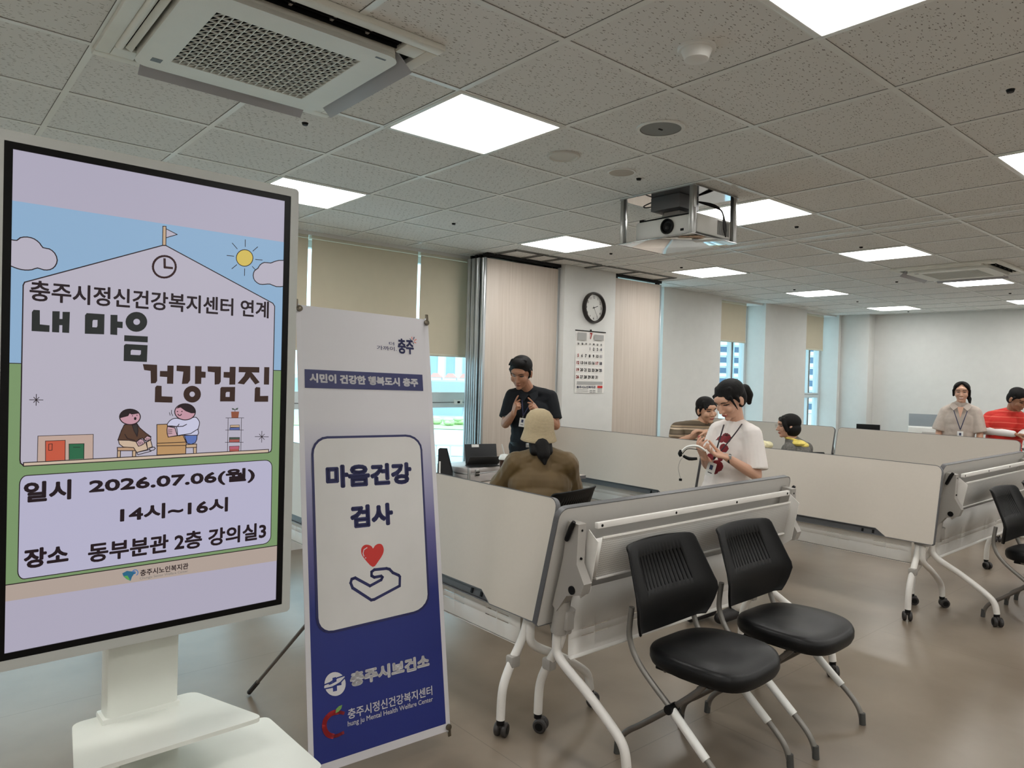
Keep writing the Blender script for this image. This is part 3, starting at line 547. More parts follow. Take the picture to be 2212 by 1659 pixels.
# roller blinds
bm_ = mat('blind_fabric', (196, 182, 160), .9, bump=(500, .2)); N, L, B = nodes(bm_)
tl = N.new('ShaderNodeBsdfTranslucent'); tl.inputs[0].default_value = (*lin((205, 202, 172)), 1); ms = N.new('ShaderNodeMixShader'); ms.inputs[0].default_value = .06
out = [n for n in N if n.type == 'OUTPUT_MATERIAL'][0]; L.new(B.outputs[0], ms.inputs[1]); L.new(tl.outputs[0], ms.inputs[2]); L.new(ms.outputs[0], out.inputs[0])
mat('blind_rail', (198, 196, 178), .5)
def blind(x0, x1, y, zb, label, group):
    r = thing('roller_blind', label, 'blind', ((x0+x1)/2, y, zb), 0, group); w_ = x1-x0; h = CH-zb
    q = MB(); n = 10
    V = []; F = []
    for i in range(n+1):
        for s in (0, 1): V.append((-w_/2+s*w_, .006*math.sin(i/n*PI), .02+i/n*(h-.08)))
    for i in range(n): F.append((2*i, 2*i+1, 2*i+3, 2*i+2))
    q.raw(V, F, 'blind_fabric'); q.obj('blind_fabric', r)
    MB().box((0, 0, .01), (w_, .016, .026), 'blind_rail', .006).obj('bottom_rail', r)
    MB().box((0, .03, h-.035), (w_+.01, .06, .05), 'blind_rail', .01).obj('head_box', r)
G = 'roller blinds drawn partly down over the windows'
for a in [(-.75, .38, 5.68, 1.3, 'unseen roller blind added behind the display to block daylight, farthest left'), (.41, 1.49, 5.68, 1.3, 'unseen roller blind added behind the right half of the display to block daylight'), (1.52, 2.585, 5.68, 1.655, 'olive beige roller blind, narrow strip seen between the display and the bright gap'),  # first two are unseen, added and drawn lower to cut blue daylight
          (2.618, 3.672, 5.68, 1.655, 'wide olive beige roller blind above the standing banner, between two bright gaps'),
          (3.705, 4.72, 5.68, 1.655, 'olive beige roller blind beside the stacked folding wall panels, window showing below it'),
          (8.60, 9.40, 5.74, 2.045, 'beige roller blind on the narrow window above the person in the white T-shirt'),
          (10.99, 11.78, 5.74, 2.03, 'beige roller blind on the last narrow window near the back corner')]: blind(*a, G)
# movable wall leaves
wm = mat('wood_veneer', (205, 192, 180), .5); N, L, B = nodes(wm)
tc = N.new('ShaderNodeTexCoord'); mp = N.new('ShaderNodeMapping'); mp.inputs['Scale'].default_value = (38, 38, 1.1); nz = N.new('ShaderNodeTexNoise'); nz.inputs['Scale'].default_value = 1.6; nz.inputs['Detail'].default_value = 5
L.new(tc.outputs['Object'], mp.inputs['Vector']); L.new(mp.outputs['Vector'], nz.inputs['Vector'])
cr = N.new('ShaderNodeValToRGB'); cr.color_ramp.elements[0].position = .3; cr.color_ramp.elements[1].position = .7
cr.color_ramp.elements[0].color = (*lin((192, 180, 168)), 1); cr.color_ramp.elements[1].color = (*lin((203, 192, 181)), 1)
L.new(nz.outputs['Fac'], cr.inputs['Fac']); L.new(cr.outputs['Color'], B.inputs['Base Color'])
def leaf(x0, x1, y, label):
    r = thing('partition_panel', label, 'wall panel', ((x0+x1)/2, y, 0), 0, 'movable wall panels parked by the pillar'); w_ = x1-x0
    MB().bb(-w_/2+.012, w_/2-.012, -.026, .026, .01, CH-.05, 'wood_veneer', .002).obj('panel_face', r)
    for s in (-1, 1):
        q = MB(); q.bb(s*w_/2-.014, s*w_/2+.014, -.028, .028, .005, CH-.045, 'alu', .003)
        q.tube([(s*(w_/2+.014), 0, .01), (s*(w_/2+.014), 0, CH-.05)], .012, 'alu', 8, flat=1); q.obj('edge_profile', r)
    MB().bb(-w_/2+.01, -w_/2+.06, -.015, .015, CH-.13, CH-.012, 'black_plastic').bb(w_/2-.06, w_/2-.01, -.015, .015, CH-.13, CH-.012, 'black_plastic').obj('hanger', r)
leaf(4.22, 5.19, 5.375, 'pale wood movable wall panel behind the person in the dark shirt')
for i in range(3): leaf(4.205-.004*i, 5.17, 5.44+.062*i, ['pale wood panel stacked second in the parked wall, only its metal edge showing', 'pale wood panel stacked third in the parked wall, only its metal edge showing', 'pale wood panel stacked last beside the window, only its metal edge showing'][i])
leaf(6.015, 6.83, 5.335, 'pale wood movable wall panel right of the clock pillar')
# ================================================================== CEILING FITTINGS
pm = bpy.data.materials.new('led_diffuser'); pm.use_nodes = True; N, L = pm.node_tree.nodes, pm.node_tree.links; N.clear()
em = N.new('ShaderNodeEmission'); em.inputs[0].default_value = (1, .985, .95, 1); em.inputs[1].default_value = PANEL_LIGHT
ot = N.new('ShaderNodeOutputMaterial'); L.new(em.outputs[0], ot.inputs[0])
pl = thing('ceiling_light', 'x', 'ceiling light', (0, 0, CH), 0, 'square LED panels in the ceiling')
f = MB()
for s in (-1, 1): f.bb(s*.292-.012, s*.292+.012, -.304, .304, -.008, 0, 'grid_white', .003); f.bb(-.28, .28, s*.292-.012, s*.292+.012, -.008, 0, 'grid_white', .003)
f.obj('frame', pl)
q = MB(); q.prism(rrect(.568, .568, .02, 4), -.0052, -.003, pm); q.obj('diffuser', pl)
LB = {(0, 2): 'bright square LED panel between the air conditioner and the projector', (0, 5): 'LED panel just above the top right corner of the display', (4, 2): 'LED panel glowing directly behind the hanging projector', (4, 5): 'LED panel above the clock pillar, left of the projector',
      (0, -1): 'largest LED panel, cut by the top edge of the photo beside the smoke detector', (4, -1): 'LED panel cut by the right edge of the photo, nearer of the two there',
      (8, 2): 'LED panel left of the rear air conditioner', (8, 5): 'LED panel right of the wood wall panel, below the projector', (12, 2): 'LED panel touching the front edge of the rear air conditioner',
      (12, 5): 'small LED panel near the narrow windows', (16, 5): 'smallest LED panel, nearest the far column', (16, 2): 'far LED panel cut by the right edge of the photo'}
first = True
for u in (-8, -4, 0, 4, 8, 12, 16):
    for r in (-7, -4, -1, 2, 5):
        x = (U(u)+U(u+1))/2; y = (RW(r)+RW(r+1))/2
        if y < Y0+.2 or x < X0+.3: continue
        lb = LB.get((u, r), 'LED ceiling panel outside the picture, %s row, %s' % (['far behind', 'behind', 'beside', 'in line', 'by the windows'][(r+7)//3], ['west end', 'left', 'middle left', 'middle', 'middle right', 'right', 'east end'][(u+8)//4]))
        if first: pl.location = (x, y, CH); pl['label'] = lb; first = False
        else: dup(pl, (x, y, CH), 0, lb)
# cassette air conditioner
mat('ac_white', (226, 226, 218), .4); mat('flap_grey', (168, 170, 176), .45); mat('grille_dark', (14, 14, 14), .9, spec=.1)
def aircon(loc, label):
    r = thing('air_conditioner', label, 'air conditioner', loc, 0, 'ceiling cassette air conditioners')
    b = MB(); z = -.022; S = .465; i0, i1 = .335, .415
    b.bb(-S, S, i1, S, z, 0, 'ac_white', .006); b.bb(-S, S, -S, -i1, z, 0, 'ac_white', .006); b.bb(-S, -i1, -i1, i1, z, 0, 'ac_white', .006); b.bb(i1, S, -i1, i1, z, 0, 'ac_white', .006)
    for sx in (-1, 1):
        for sy_ in (-1, 1): b.bb(sx*i0, sx*i1, sy_*i0, sy_*i1, z, 0, 'ac_white', .004)
    b.obj('outer_frame', r)
    d = MB(); d.bb(-i1, i1, -i1, i1, -.003, .004, 'grille_dark'); d.obj('air_slot', r)
    c = MB(); zz = -.052
    c.prism(rrect(.70, .70, .05, 6), zz+.018, -.003, 'ac_white')
    gx0, gx1, gy0, gy1 = -.25, .25, -.245, .245
    for a, bq, c0, c1 in ((-.355, .355, gy1, .355), (-.355, .355, -.355, gy0), (-.355, gx0, gy0, gy1), (gx1, .355, gy0, gy1)): pass
    outer = rrect(.71, .71, .055, 6); hole = [(gx0, gy0), (gx1, gy0), (gx1, gy1), (gx0, gy1)]
    fill(c, outer, zz, 'ac_white', SCL(1, -1, 1) @ T(0, 0, 0), [hole])
    for f_ in [0]:
        n = len(outer); c.raw([(x, -y, zz) for x, y in outer]+[(x*.985, -y*.985, zz+.02) for x, y in outer], [(i, (i+1) % n, n+(i+1) % n, n+i) for i in range(n)], 'ac_white')
        c.raw([(x, -y, zz) for x, y in hole]+[(x, -y, zz+.016) for x, y in hole], [(i, n2, 4+n2, 4+i) for i, n2 in ((0, 1), (1, 2), (2, 3), (3, 0))], 'ac_white')
    c.bb(-.31, -.275, .25, .285, zz-.0008, zz, 'edge_grey'); c.bb(.27, .31, -.32, -.31, zz-.0008, zz, 'edge_grey')
    c.obj('centre_panel', r, ang=30)
    MB().bb(gx0, gx1, gy0, gy1, zz+.014, zz+.017, 'grille_dark').obj('filter', r)
    h = MB(); nx, ny = 18, 13; dx, dy = (gx1-gx0)/nx, (gy1-gy0)/ny
    for i in range(nx+1): h.bb(gx0+i*dx-.0015, gx0+i*dx+.0015, gy0, gy1, zz+.001, zz+.006, 'ac_white')
    for j in range(ny+1): h.bb(gx0, gx1, gy0+j*dy-.0015, gy0+j*dy+.0015, zz+.0015, zz+.0062, 'ac_white')
    for i in range(nx):
        for j in range(ny):
            x, y = gx0+i*dx, gy0+j*dy
            h.raw([(x, y+dy-.0016, zz+.002), (x+.0014, y+dy, zz+.002), (x+dx, y+.0016, zz+.002), (x+dx-.0014, y, zz+.002), (x, y+dy-.0016, zz+.0045), (x+.0014, y+dy, zz+.0045), (x+dx, y+.0016, zz+.0045), (x+dx-.0014, y, zz+.0045)], [(0, 1, 2, 3), (0, 4, 5, 1), (1, 5, 6, 2), (2, 6, 7, 3), (3, 7, 4, 0)], 'ac_white')
    h.obj('intake_grille', r)
    for k in range(4):
        M = RZ(k*PI/2); fl = MB()
        if k in (0, 3): fl.box((0, 0, 0), (.64, .085, .006), 'flap_grey', .002, M @ T(0, .385, -.038) @ RX(-.75))
        elif k == 1: fl.tube([(-.32, .402, -.018), (.32, .402, -.018)], .014, 'ac_white', 12, M).box((0, 0, 0), (.64, .024, .006), 'ac_white', .002, M @ T(0, .372, -.022) @ RX(.5))
        if k == 2:
            fl.box((0, 0, 0), (.64, .008, .012), 'grille_dark', .002, M @ T(0, .400, -.014)); fl.box((0, 0, 0), (.64, .006, .02), 'grille_dark', .002, M @ T(0, .372, -.016))
            for q in (-.2, -.07, .07, .2): fl.box((q, .385, -.012), (.010, .05, .008), 'grey_plastic', 0, M)
        fl.obj('air_flap', r)
    return r
ac = aircon((.985, 2.56, CH), 'large cassette air conditioner over the top left, above the display')
dup(ac, (7.93, 2.53, CH), 0, 'distant cassette air conditioner at the right, behind the far LED panels')
# small ceiling devices
sp_ = thing('sprinkler', 'x', 'sprinkler', (0, 0, CH), 0, 'recessed sprinkler heads')
MB().lathe([(.0, -.001), (.03, -.002), (.033, 0)], 'white_plastic', 20, cap=False).obj('collar', sp_); MB().lathe([(.001, -.012), (.012, -.012), (.016, -.001)], 'black_plastic', 12).obj('head', sp_)
SPR = [((1.429, 3.204), 'sprinkler head below the corner of the large air conditioner'), ((3.228, 4.505), 'sprinkler head above the blinds, left of the pillar light'), ((3.229, 2.69), 'sprinkler head beside the smaller round ceiling disc, left of the projector'), ((5.018, 4.487), 'sprinkler head above the wall clock'),
       ((3.244, .875), 'sprinkler head near the top right corner of the photo'), ((5.032, 2.68), 'sprinkler head just right of the panel behind the projector'), ((6.131, 2.688), 'sprinkler head in front of the LED panel left of the rear air conditioner'), ((6.11, 4.493), 'sprinkler head left of the LED panel beyond the wood panel'),
       ((8.449, 4.503), 'sprinkler head left of the small LED panel near the narrow windows'), ((8.446, 3.299), 'sprinkler head left of the rear air conditioner flap'), ((10.186, 4.492), 'sprinkler head left of the smallest LED panel'), ((12.0, 4.50), 'sprinkler head closest to the far column'), ((10.258, 2.695), 'sprinkler head right of the LED panel by the rear air conditioner')]
for i, ((x, y), lb) in enumerate(SPR):
    if i == 0: sp_.location = (x, y, CH); sp_['label'] = lb
    else: dup(sp_, (x, y, CH), 0, lb)
sd = thing('smoke_detector', 'white round smoke detector on the ceiling near the top edge', 'smoke detector', (2.09, 1.50, CH))
MB().lathe([(.062, -.012), (.066, -.008), (.066, 0)], 'white_plastic', 32).obj('base_plate', sd); MB().lathe([(.036, -.045), (.042, -.042), (.045, -.03), (.052, -.014), (.055, -.010)], 'white_plastic', 32).obj('sensor_head', sd)
mat('speaker_mesh', (140, 142, 140), .7, bump=(900, .6))
spk = thing('ceiling_speaker', 'round grey-mesh ceiling speaker between smoke detector and projector', 'speaker', (2.649, 2.087, CH))
MB().lathe([(.094, -.006), (.108, -.007), (.112, -.001)], 'grid_white', 40, cap=False).obj('rim', spk); MB().lathe([(.001, -.005), (.096, -.004)], 'speaker_mesh', 40, cap=False).bb(-.012, .012, -.004, .004, -.008, -.005, 'black_plastic').obj('mesh', spk)
mat('disc_cream', (206, 205, 198), .5); mat('disc_tan', (176, 168, 156), .5)
a = MB().lathe([(.001, -.006), (.068, -.006), (.074, -.012), (.084, -.010), (.086, -.001)], 'disc_cream', 36, cap=False).obj('ceiling_disc'); a.location = (2.625, 2.698, CH); tag(a, 'cream round cover plate in the ceiling right of the bright LED panel', 'cover plate')
a = MB().lathe([(.001, -.004), (.070, -.004)], 'disc_tan', 36, cap=False).lathe([(.070, -.005), (.078, -.006), (.08, -.001)], 'grid_white', 36, cap=False).obj('ceiling_disc'); a.location = (3.068, 2.681, CH); tag(a, 'tan round cover plate in the ceiling left of the projector', 'cover plate')
# projector on its lift
lf = thing('projector_lift', 'polished steel projector lift hanging from the ceiling on four posts', 'projector lift', (3.755, 2.80, CH))
for sx in (-1, 1):
    for sy_ in (-1, 1):
        p = MB(); x, y = sx*.215, sy_*.265
        p.bb(x-.018, x+.018, y-.014, y+.014, -.29, 0, 'steel', .002); p.bb(x-.009, x+.009, y-.016, y+.016, -.14, 0, 'steel', .002); p.bb(x-.017, x-.016, y-.004, y+.004, -.11, -.075, 'black_plastic'); p.obj('post', lf)
MB().bb(-.235, .235, -.285, .285, -.296, -.290, 'mirror_steel', .002).obj('bottom_plate', lf)
MB().bb(-.235, .235, -.285, .285, -.012, -.004, 'mirror_steel').bb(-.15, .05, -.12, .10, -.10, -.012, 'edge_grey', .004).bb(-.08, .01, -.07, .05, -.128, -.10, 'grey_plastic', .004).obj('lift_motor', lf)
cb = MB()
for k in range(4): cb.tube([(.06, -.10, -.03), (.10, -.2-.01*k, -.06-.01*k), (.12, -.25, -.12), (.11+.01*k, -.262, -.2), (.14, -.26, -.262)], .005, 'black_rubber', 6, smooth=4)
cb.tube([(-.1, .1, -.02), (-.14, .16, -.05), (-.16, .13, -.07), (-.12, .08, -.06)], .004, 'black_rubber', 6, smooth=4); cb.obj('cable', lf)
pj_ = thing('projector', 'white data projector held in the ceiling lift, lens facing left', 'projector', (3.775, 2.775, 2.368))
b = MB(); b.box((0, 0, .068), (.36, .47, .118), 'white_plastic', .012); b.bb(-.1795, -.178, -.19, .2, .024, .027, 'grey_plastic'); b.obj('body', pj_)
MB().bb(-.165, .165, -.20, .215, .127, .137, 'black_plastic').bb(-.16, -.13, .19, .22, .13, .146, 'black_plastic').obj('mount_plate', pj_)
l = MB(); l.lathe([(.046, 0), (.048, .014), (.040, .016), (.034, .004), (.022, .002)], 'black_plastic', 32, RY(-PI/2)); l.lathe([(.001, .006), (.02, .004)], 'black_gloss', 24, RY(-PI/2), cap=False); lo = l.obj('lens', pj_); lo.location = (-.178, -.02, .07)
MB().bb(-.181, -.179, -.14, -.115, .03, .045, 'black_plastic').obj('sensor_window', pj_)
v = MB(); 
for k in range(16): v.bb(.03+k*.008, .034+k*.008, -.2362, -.234, .025, .112, 'edge_grey')
v.obj('vent', pj_)
# clock
ck = thing('wall_clock', 'round black-rimmed wall clock on the white pillar, hands near twenty-five past two', 'clock', (5.64, 5.28, 2.235), 0)
CM = T(0, -.001, 0) @ RX(PI/2)
mat('clock_face', (214, 214, 210), .4); mat('clock_rim', (30, 22, 20), .4)
MB().lathe([(.165, 0), (.168, .02), (.160, .045), (.148, .048), (.142, .03), (.140, .012)], 'clock_rim', 48, CM, cap=False).obj('rim', ck)
MB().lathe([(.001, .0125), (.143, .0125)], 'clock_face', 48, CM, cap=False).obj('dial', ck, ang=10)
nb = MB()
for k in range(1, 13):
    t = PI/2-k*PI/6; x, y = .113*math.cos(t), .113*math.sin(t); put_text(nb, str(k), x-.016, y-.014, x+.016, y+.014, .0135, 'black_plastic', .01, CM, True)
for k in range(60):
    t = k*PI/30; stroke(nb, [(.134*math.cos(t), .134*math.sin(t)), (.139*math.cos(t), .139*math.sin(t))], .0012, 0, .0134, 'black_plastic', CM)
nb.obj('numerals', ck)
def hand(L_, w_, ang, nme, zz): 
    h = MB(); t = PI/2-ang; stroke(h, [(-.02*math.cos(t), -.02*math.sin(t)), (L_*math.cos(t), L_*math.sin(t))], w_, 0, zz, 'black_plastic', CM); h.lathe([(.006, zz-.001), (.006, zz+.003)], 'black_plastic', 12, CM); h.obj(nme, ck)
hand(.065, .006, math.radians(72), 'hour_hand', .015); hand(.10, .004, math.radians(150), 'minute_hand', .017)
# calendar
cl_ = thing('wall_calendar', 'paper wall calendar for July hanging under the clock', 'calendar', (5.615, 5.278, 1.32), 0)
KM = RX(PI/2); h = .66
mat('paper', (232, 230, 226), .7); mat('print_black', (40, 40, 46), .7); mat('print_red', (200, 50, 45), .7); mat('print_blue', (52, 60, 92), .7); mat('print_grey', (168, 168, 166), .7)
p = MB(); V = []; F = []
for i in range(9):
    for s in (-1, 1): V.append((s*.226, .0+.004*math.sin(i*.7), 1.0*i/8*h-.0))
V = [(a, -b-.003, c) for a, b, c in V]
for i in range(8): F.append((2*i, 2*i+1, 2*i+3, 2*i+2))
p.raw(V, F, 'paper')
q = p; M2 = T(0, -.009, 0) @ KM
fill(q, [(-.2, .56), (-.07, .56), (-.07, .64), (-.2, .64)], 0, 'print_grey', M2); fill(q, [(.05, .57), (.2, .57), (.2, .63), (.05, .63)], 0, 'print_grey', M2)
put_text(q, '7', -.018, .575, .018, .645, .0005, 'print_red', .03, M2)
days = ['일', '월', '화', '수', '목', '금', '토']
for i, d in enumerate(days): put_text(q, d, -.205+i*.059, .512, -.178+i*.059, .534, .0005, 'print_black', .03, M2)
n = 1
for row in range(5):
    for c in range(7):
        if row == 0 and c < 3 or n > 31: continue
        x = -.205+c*.059; y = .455-row*.075; red = c == 0 or n == 17
        put_text(q, str(n), x-.008, y, x+.036, y+.034, .0005, 'print_red' if red else ('print_blue' if c == 6 else 'print_black'), .04, M2, True)
        stroke(q, [(x-.012, y-.012), (x+.04, y-.012)], .0015, 0, .0005, 'print_grey', M2); n += 1
fill(q, [(-.2, .09), (.2, .09), (.2, .125), (-.2, .125)], .0, 'print_grey', M2)
put_text(q, '충주시노인복지관', -.2, .05, .09, .078, .0005, 'print_blue', .03, M2)
for k in range(3): stroke(q, [(-.2, .038-k*.012), (-.03, .038-k*.012)], .004, 0, .0005, 'print_grey', M2)
for k in range(2):
    for j in range(2): fill(q, [(.0+j*.05, .022-k*.018), (.04+j*.05, .022-k*.018), (.04+j*.05, .034-k*.018), (j*.05, .034-k*.018)], 0, 'print_grey', M2)
fill(q, [(.12, .055), (.2, .055), (.2, .08), (.12, .08)], .0003, 'print_red', M2)
for k in range(5): stroke(q, [(.125, .046-k*.009), (.195, .046-k*.009)], .004, 0, .0005, 'print_grey', M2)
q.obj('page', cl_)
MB().bb(-.235, .235, -.008, .002, h-.004, h+.006, 'black_plastic', .002).bb(-.01, .01, -.006, .0, h+.006, h+.02, 'black_plastic').obj('top_rail', cl_)
# ================================================================== DISPLAY AND BANNER
def emis(n, c, k=1.0):
    m = bpy.data.materials.new(n); m.use_nodes = True; N, L = m.node_tree.nodes, m.node_tree.links; N.clear()
    e = N.new('ShaderNodeEmission'); e.inputs[0].default_value = (*lin(c), 1); e.inputs[1].default_value = k
    g = N.new('ShaderNodeBsdfGlossy'); g.inputs[0].default_value = (.035, .035, .035, 1); g.inputs['Roughness'].default_value = .35
    a = N.new('ShaderNodeAddShader'); o = N.new('ShaderNodeOutputMaterial'); L.new(e.outputs[0], a.inputs[0]); L.new(g.outputs[0], a.inputs[1]); L.new(a.outputs[0], o.inputs[0]); MATS[n] = m
for n, c in dict(bg=(176, 171, 190), sky=(142, 176, 208), green=(122, 150, 105), pink=(178, 162, 152), ink=(34, 22, 28), white=(184, 179, 194), sun=(212, 188, 92), tan=(196, 168, 138), brown=(50, 28, 30), title=(32, 36, 36), choco=(52, 32, 26),
                 pinkish=(192, 166, 154), orange=(196, 88, 64), dgreen=(40, 102, 70), cream=(204, 184, 164), plant=(70, 84, 72), pot=(140, 80, 58), pot2=(166, 84, 78), book=(84, 100, 156), rose=(180, 92, 112), tan2=(188, 152, 122),
                 wood=(186, 146, 100), trouser=(204, 180, 156), jacket=(84, 58, 44), dark2=(52, 46, 46), hand=(196, 160, 170), skin=(196, 150, 164), blue=(92, 116, 180), white2=(200, 200, 224), lav=(184, 181, 206), teal=(40, 100, 130), lgreen=(90, 160, 80), teal2=(60, 110, 170), grey=(130, 126, 122)).items(): emis('tv_'+n, c, .92)
tv = thing('display_stand', 'tall upright touch display on a white stand showing an event poster', 'display screen', (.544, 2.11, 0), .028)
# local frame: x right, y away from viewer, screen centre z
ZC = 1.399; sw, sh = .685, 1.22
FM = T(0, 0, ZC) @ RX(PI/2)
fr = MB(); ow, oh = sw+.087, sh+.085
def ring(mb, w0, h0, w1, h1, z0, z1, m, r=.012):
    a = rrect(w0, h0, r, 4); b = [(-w1/2, -h1/2), (w1/2, -h1/2), (w1/2, h1/2), (-w1/2, h1/2)]
    fill(mb, a, z1, m, FM, [b]); n = len(a)
    mb.raw([(x, y, z1) for x, y in a]+[(x, y, z0) for x, y in a], [(i, (i+1) % n, n+(i+1) % n, n+i) for i in range(n)], m, FM)
    mb.raw([(x, y, z1) for x, y in b]+[(x, y, z0) for x, y in b], [(i, (i+1) % 4, 4+(i+1) % 4, 4+i) for i in range(4)], m, FM)
mat('tv_white_shell', (172, 174, 170), .4)
ring(fr, ow, oh, sw+.036, sh+.034, -.045, .004, 'tv_white_shell'); fr.box((0, 0, -.045), (ow-.004, oh-.004, .03), 'tv_white_shell', .008, FM); fr.obj('housing', tv)
bz = MB(); ring(bz, sw+.036, sh+.034, sw, sh, -.01, .002, 'black_gloss', .004); bz.obj('bezel', tv)
ar = MB(); SM = FM @ T(-sw/2, -sh/2, 0) @ SCL(.01, .01, .01)
fill(ar, [(0, 0), (68.5, 0), (68.5, 122), (0, 122)], -.15, 'tv_bg', SM); artwork(ar, TV_ART, 'tv_', SM, -.1); ar.obj('screen', tv, ang=10)
st = MB(); 
for z0, z1 in ((.875, .915), (.79, .823)): pass
mat('sticker_red', (110, 24, 34), .5); mat('sticker_white', (190, 188, 182), .6)
for z0, z1, c in ((.862, .905, 'sticker_red'), (.762+.02, .860, 'sticker_white'), (.742+.005, .780, 'sticker_red'), (.70, .745, 'sticker_white')):
    st.bb(-ow/2+.001, -sw/2-.0185, -.0052, -.004, z0+.06, z1+.06, c)
put_text(st, 'E', -.383, .935, -.37, .955, .0055, 'sticker_white', 0, RX(PI/2)); put_text(st, '노인', -.384, .875, -.366, .89, .0055, 'print_black', 0, RX(PI/2))
st.obj('asset_sticker', tv)
mat('stand_white', (214, 217, 210), .3)
cs = MB(); cs.bb(-.095, .095, .10, .17, .06, 1.9, 'stand_white', .012); cs.bb(-.105, .10, .098, .175, .06, .515, 'stand_white', .006); cs.bb(-.2, .2, .046, .11, 1.2, 1.6, 'stand_white', .01); cs.obj('column', tv)
ty = MB()
tp = [(-.14, .165), (.155, .165), (.262, -.10), (.262, -.115), (-.26, -.115), (-.205, -.1+.03)]
def roundpoly(P, r, k=5):
    o = []; n = len(P)
    for i in range(n):
        a, b, c = Vector(P[i-1]), Vector(P[i]), Vector(P[(i+1) % n]); d1 = (a-b); d2 = (c-b); q = min(r, d1.length*.45, d2.length*.45)
        p1 = b+d1.normalized()*q; p2 = b+d2.normalized()*q
        for j in range(k+1): t = j/k; v = p1*(1-t)**2+b*2*t*(1-t)+p2*t*t; o.append((v.x, v.y))
    return o
ty.prism(roundpoly([(-.165, .165), (.16, .165), (.258, -.125), (-.215, -.125)], .03), .488, .5, 'stand_white'); ty.bb(-.1, .1, .05, .12, .44, .49, 'stand_white', .004); ty.obj('tray', tv)
lt_ = MB(); lt_.prism(roundpoly([(-.06, .13), (.375, .12), (.375, -.27), (-.06, -.27)], .03), .355, .375, 'stand_white'); lt_.bb(-.05, .1, .02, .13, .3, .36, 'stand_white', .004); lt_.obj('shelf', tv)
bs = MB(); bs.prism(roundpoly([(-.12, .3), (.12, .3), (.12, -.3), (-.12, -.3)], .04), 0, .05, 'stand_white'); bs.prism(roundpoly([(-.42, .34), (-.36, .34), (-.36, -.34), (-.42, -.34)], .025), .0, .05, 'stand_white'); bs.prism(roundpoly([(.36, .34), (.42, .34), (.42, -.34), (.36, -.34)], .025), .0, .05, 'stand_white'); bs.bb(-.4, .4, -.03, .03, .01, .045, 'stand_white', .01); bs.obj('base', tv)
# X-banner
for n, c in dict(white=(200, 198, 202), paper=(198, 196, 194), navy=(28, 32, 84), navy2=(30, 36, 88), coral=(214, 110, 96), red=(186, 40, 34), blue2=(26, 44, 116), apple=(170, 34, 40), apple2=(120, 20, 34), leaf=(110, 150, 80)).items(): mat('bn_'+n, c, .5)
bm_ = mat('bn_cloth', (214, 212, 214), .5); N, L, B = nodes(bm_)
tc = N.new('ShaderNodeTexCoord'); sx = N.new('ShaderNodeSeparateXYZ'); cr = N.new('ShaderNodeValToRGB'); e = cr.color_ramp.elements
L.new(tc.outputs['Generated'], sx.inputs[0]); L.new(sx.outputs['Z'], cr.inputs['Fac']); L.new(cr.outputs['Color'], B.inputs['Base Color'])
e[0].position = .0; e[0].color = (*lin((24, 38, 112)), 1); e[1].position = .74; e[1].color = (*lin((198, 196, 200)), 1)
x = e.new(.33); x.color = (*lin((28, 40, 112)), 1); x = e.new(.47); x.color = (*lin((92, 88, 138)), 1); x = e.new(.60); x.color = (*lin((150, 148, 176)), 1)
bn = thing('standing_banner', 'tall standing banner in white fading to navy, beside the display', 'banner', (1.415, 2.448, .906), .0026)
BT = RX(-.1813) @ RY(.028)
def wave(x, z):  # gentle cloth relief
    return 0
cw, chh = .60, 1.686
def warp(mb, k0=0):
    for i in range(k0, len(mb.v)):
        x, y, z = mb.v[i]; u = (z/chh+.5); pinch = 1-.03*math.sin(u*PI)**.6*0; mb.v[i] = (x*pinch, y-wave(x, z), z)
def bfill(mb, art, m_pre):
    pass
cl = MB(); nx, nz = 24, 90; V = []; F = []
for j in range(nz+1):
    for i in range(nx+1): V.append(((i/nx-.5)*cw, 0, (j/nz-.5)*chh))
for j in range(nz):
    for i in range(nx): a = j*(nx+1)+i; F.append((a, a+1, a+nx+2, a+nx+1))
cl.raw(V, F, 'bn_cloth')
# white hem at both sides and bottom
for x0, x1, z0, z1 in ((-cw/2, -cw/2+.02, -chh/2, chh/2), (cw/2-.02, cw/2, -chh/2, chh/2), (-cw/2, cw/2, -chh/2, -chh/2+.03)):
    k = len(cl.v); n = 30
    if z1-z0 > .5: cl.raw([((x0, x1)[s], -.0006, z0+(z1-z0)*i/n) for i in range(n+1) for s in (0, 1)], [(2*i, 2*i+1, 2*i+3, 2*i+2) for i in range(n)], 'bn_white')
    else: cl.raw([(x0+(x1-x0)*i/n, -.0009, (z0, z1)[s]) for i in range(n+1) for s in (0, 1)], [(2*i, 2*i+2, 2*i+3, 2*i+1) for i in range(n)], 'bn_white')
def subdiv_raw(data):
    tmp = MB(); artwork(tmp, data, 'bn_', T(-cw/2, 0, -chh/2) @ RX(PI/2) @ SCL(.01, .01, .01), .12); return tmp
tmp = subdiv_raw(BANNER_ART)
bmx = bmesh.new(); vs = [bmx.verts.new(v) for v in tmp.v]
for f, mi_ in zip(tmp.f, tmp.m):
    try: bf = bmx.faces.new([vs[i] for i in f]); bf.material_index = mi_
    except ValueError: pass
for it in range(5):
    le = [e_ for e_ in bmx.edges if e_.calc_length() > .03]
    if le: bmesh.ops.subdivide_edges(bmx, edges=le, cuts=1, use_grid_fill=False)
bmesh.ops.triangulate(bmx, faces=bmx.faces[:]); bmx.verts.index_update()
for f in bmx.faces: cl.raw([v.co.copy() for v in f.verts], [(0, 1, 2)], tmp.mats[f.material_index])
bmx.free(); warp(cl)
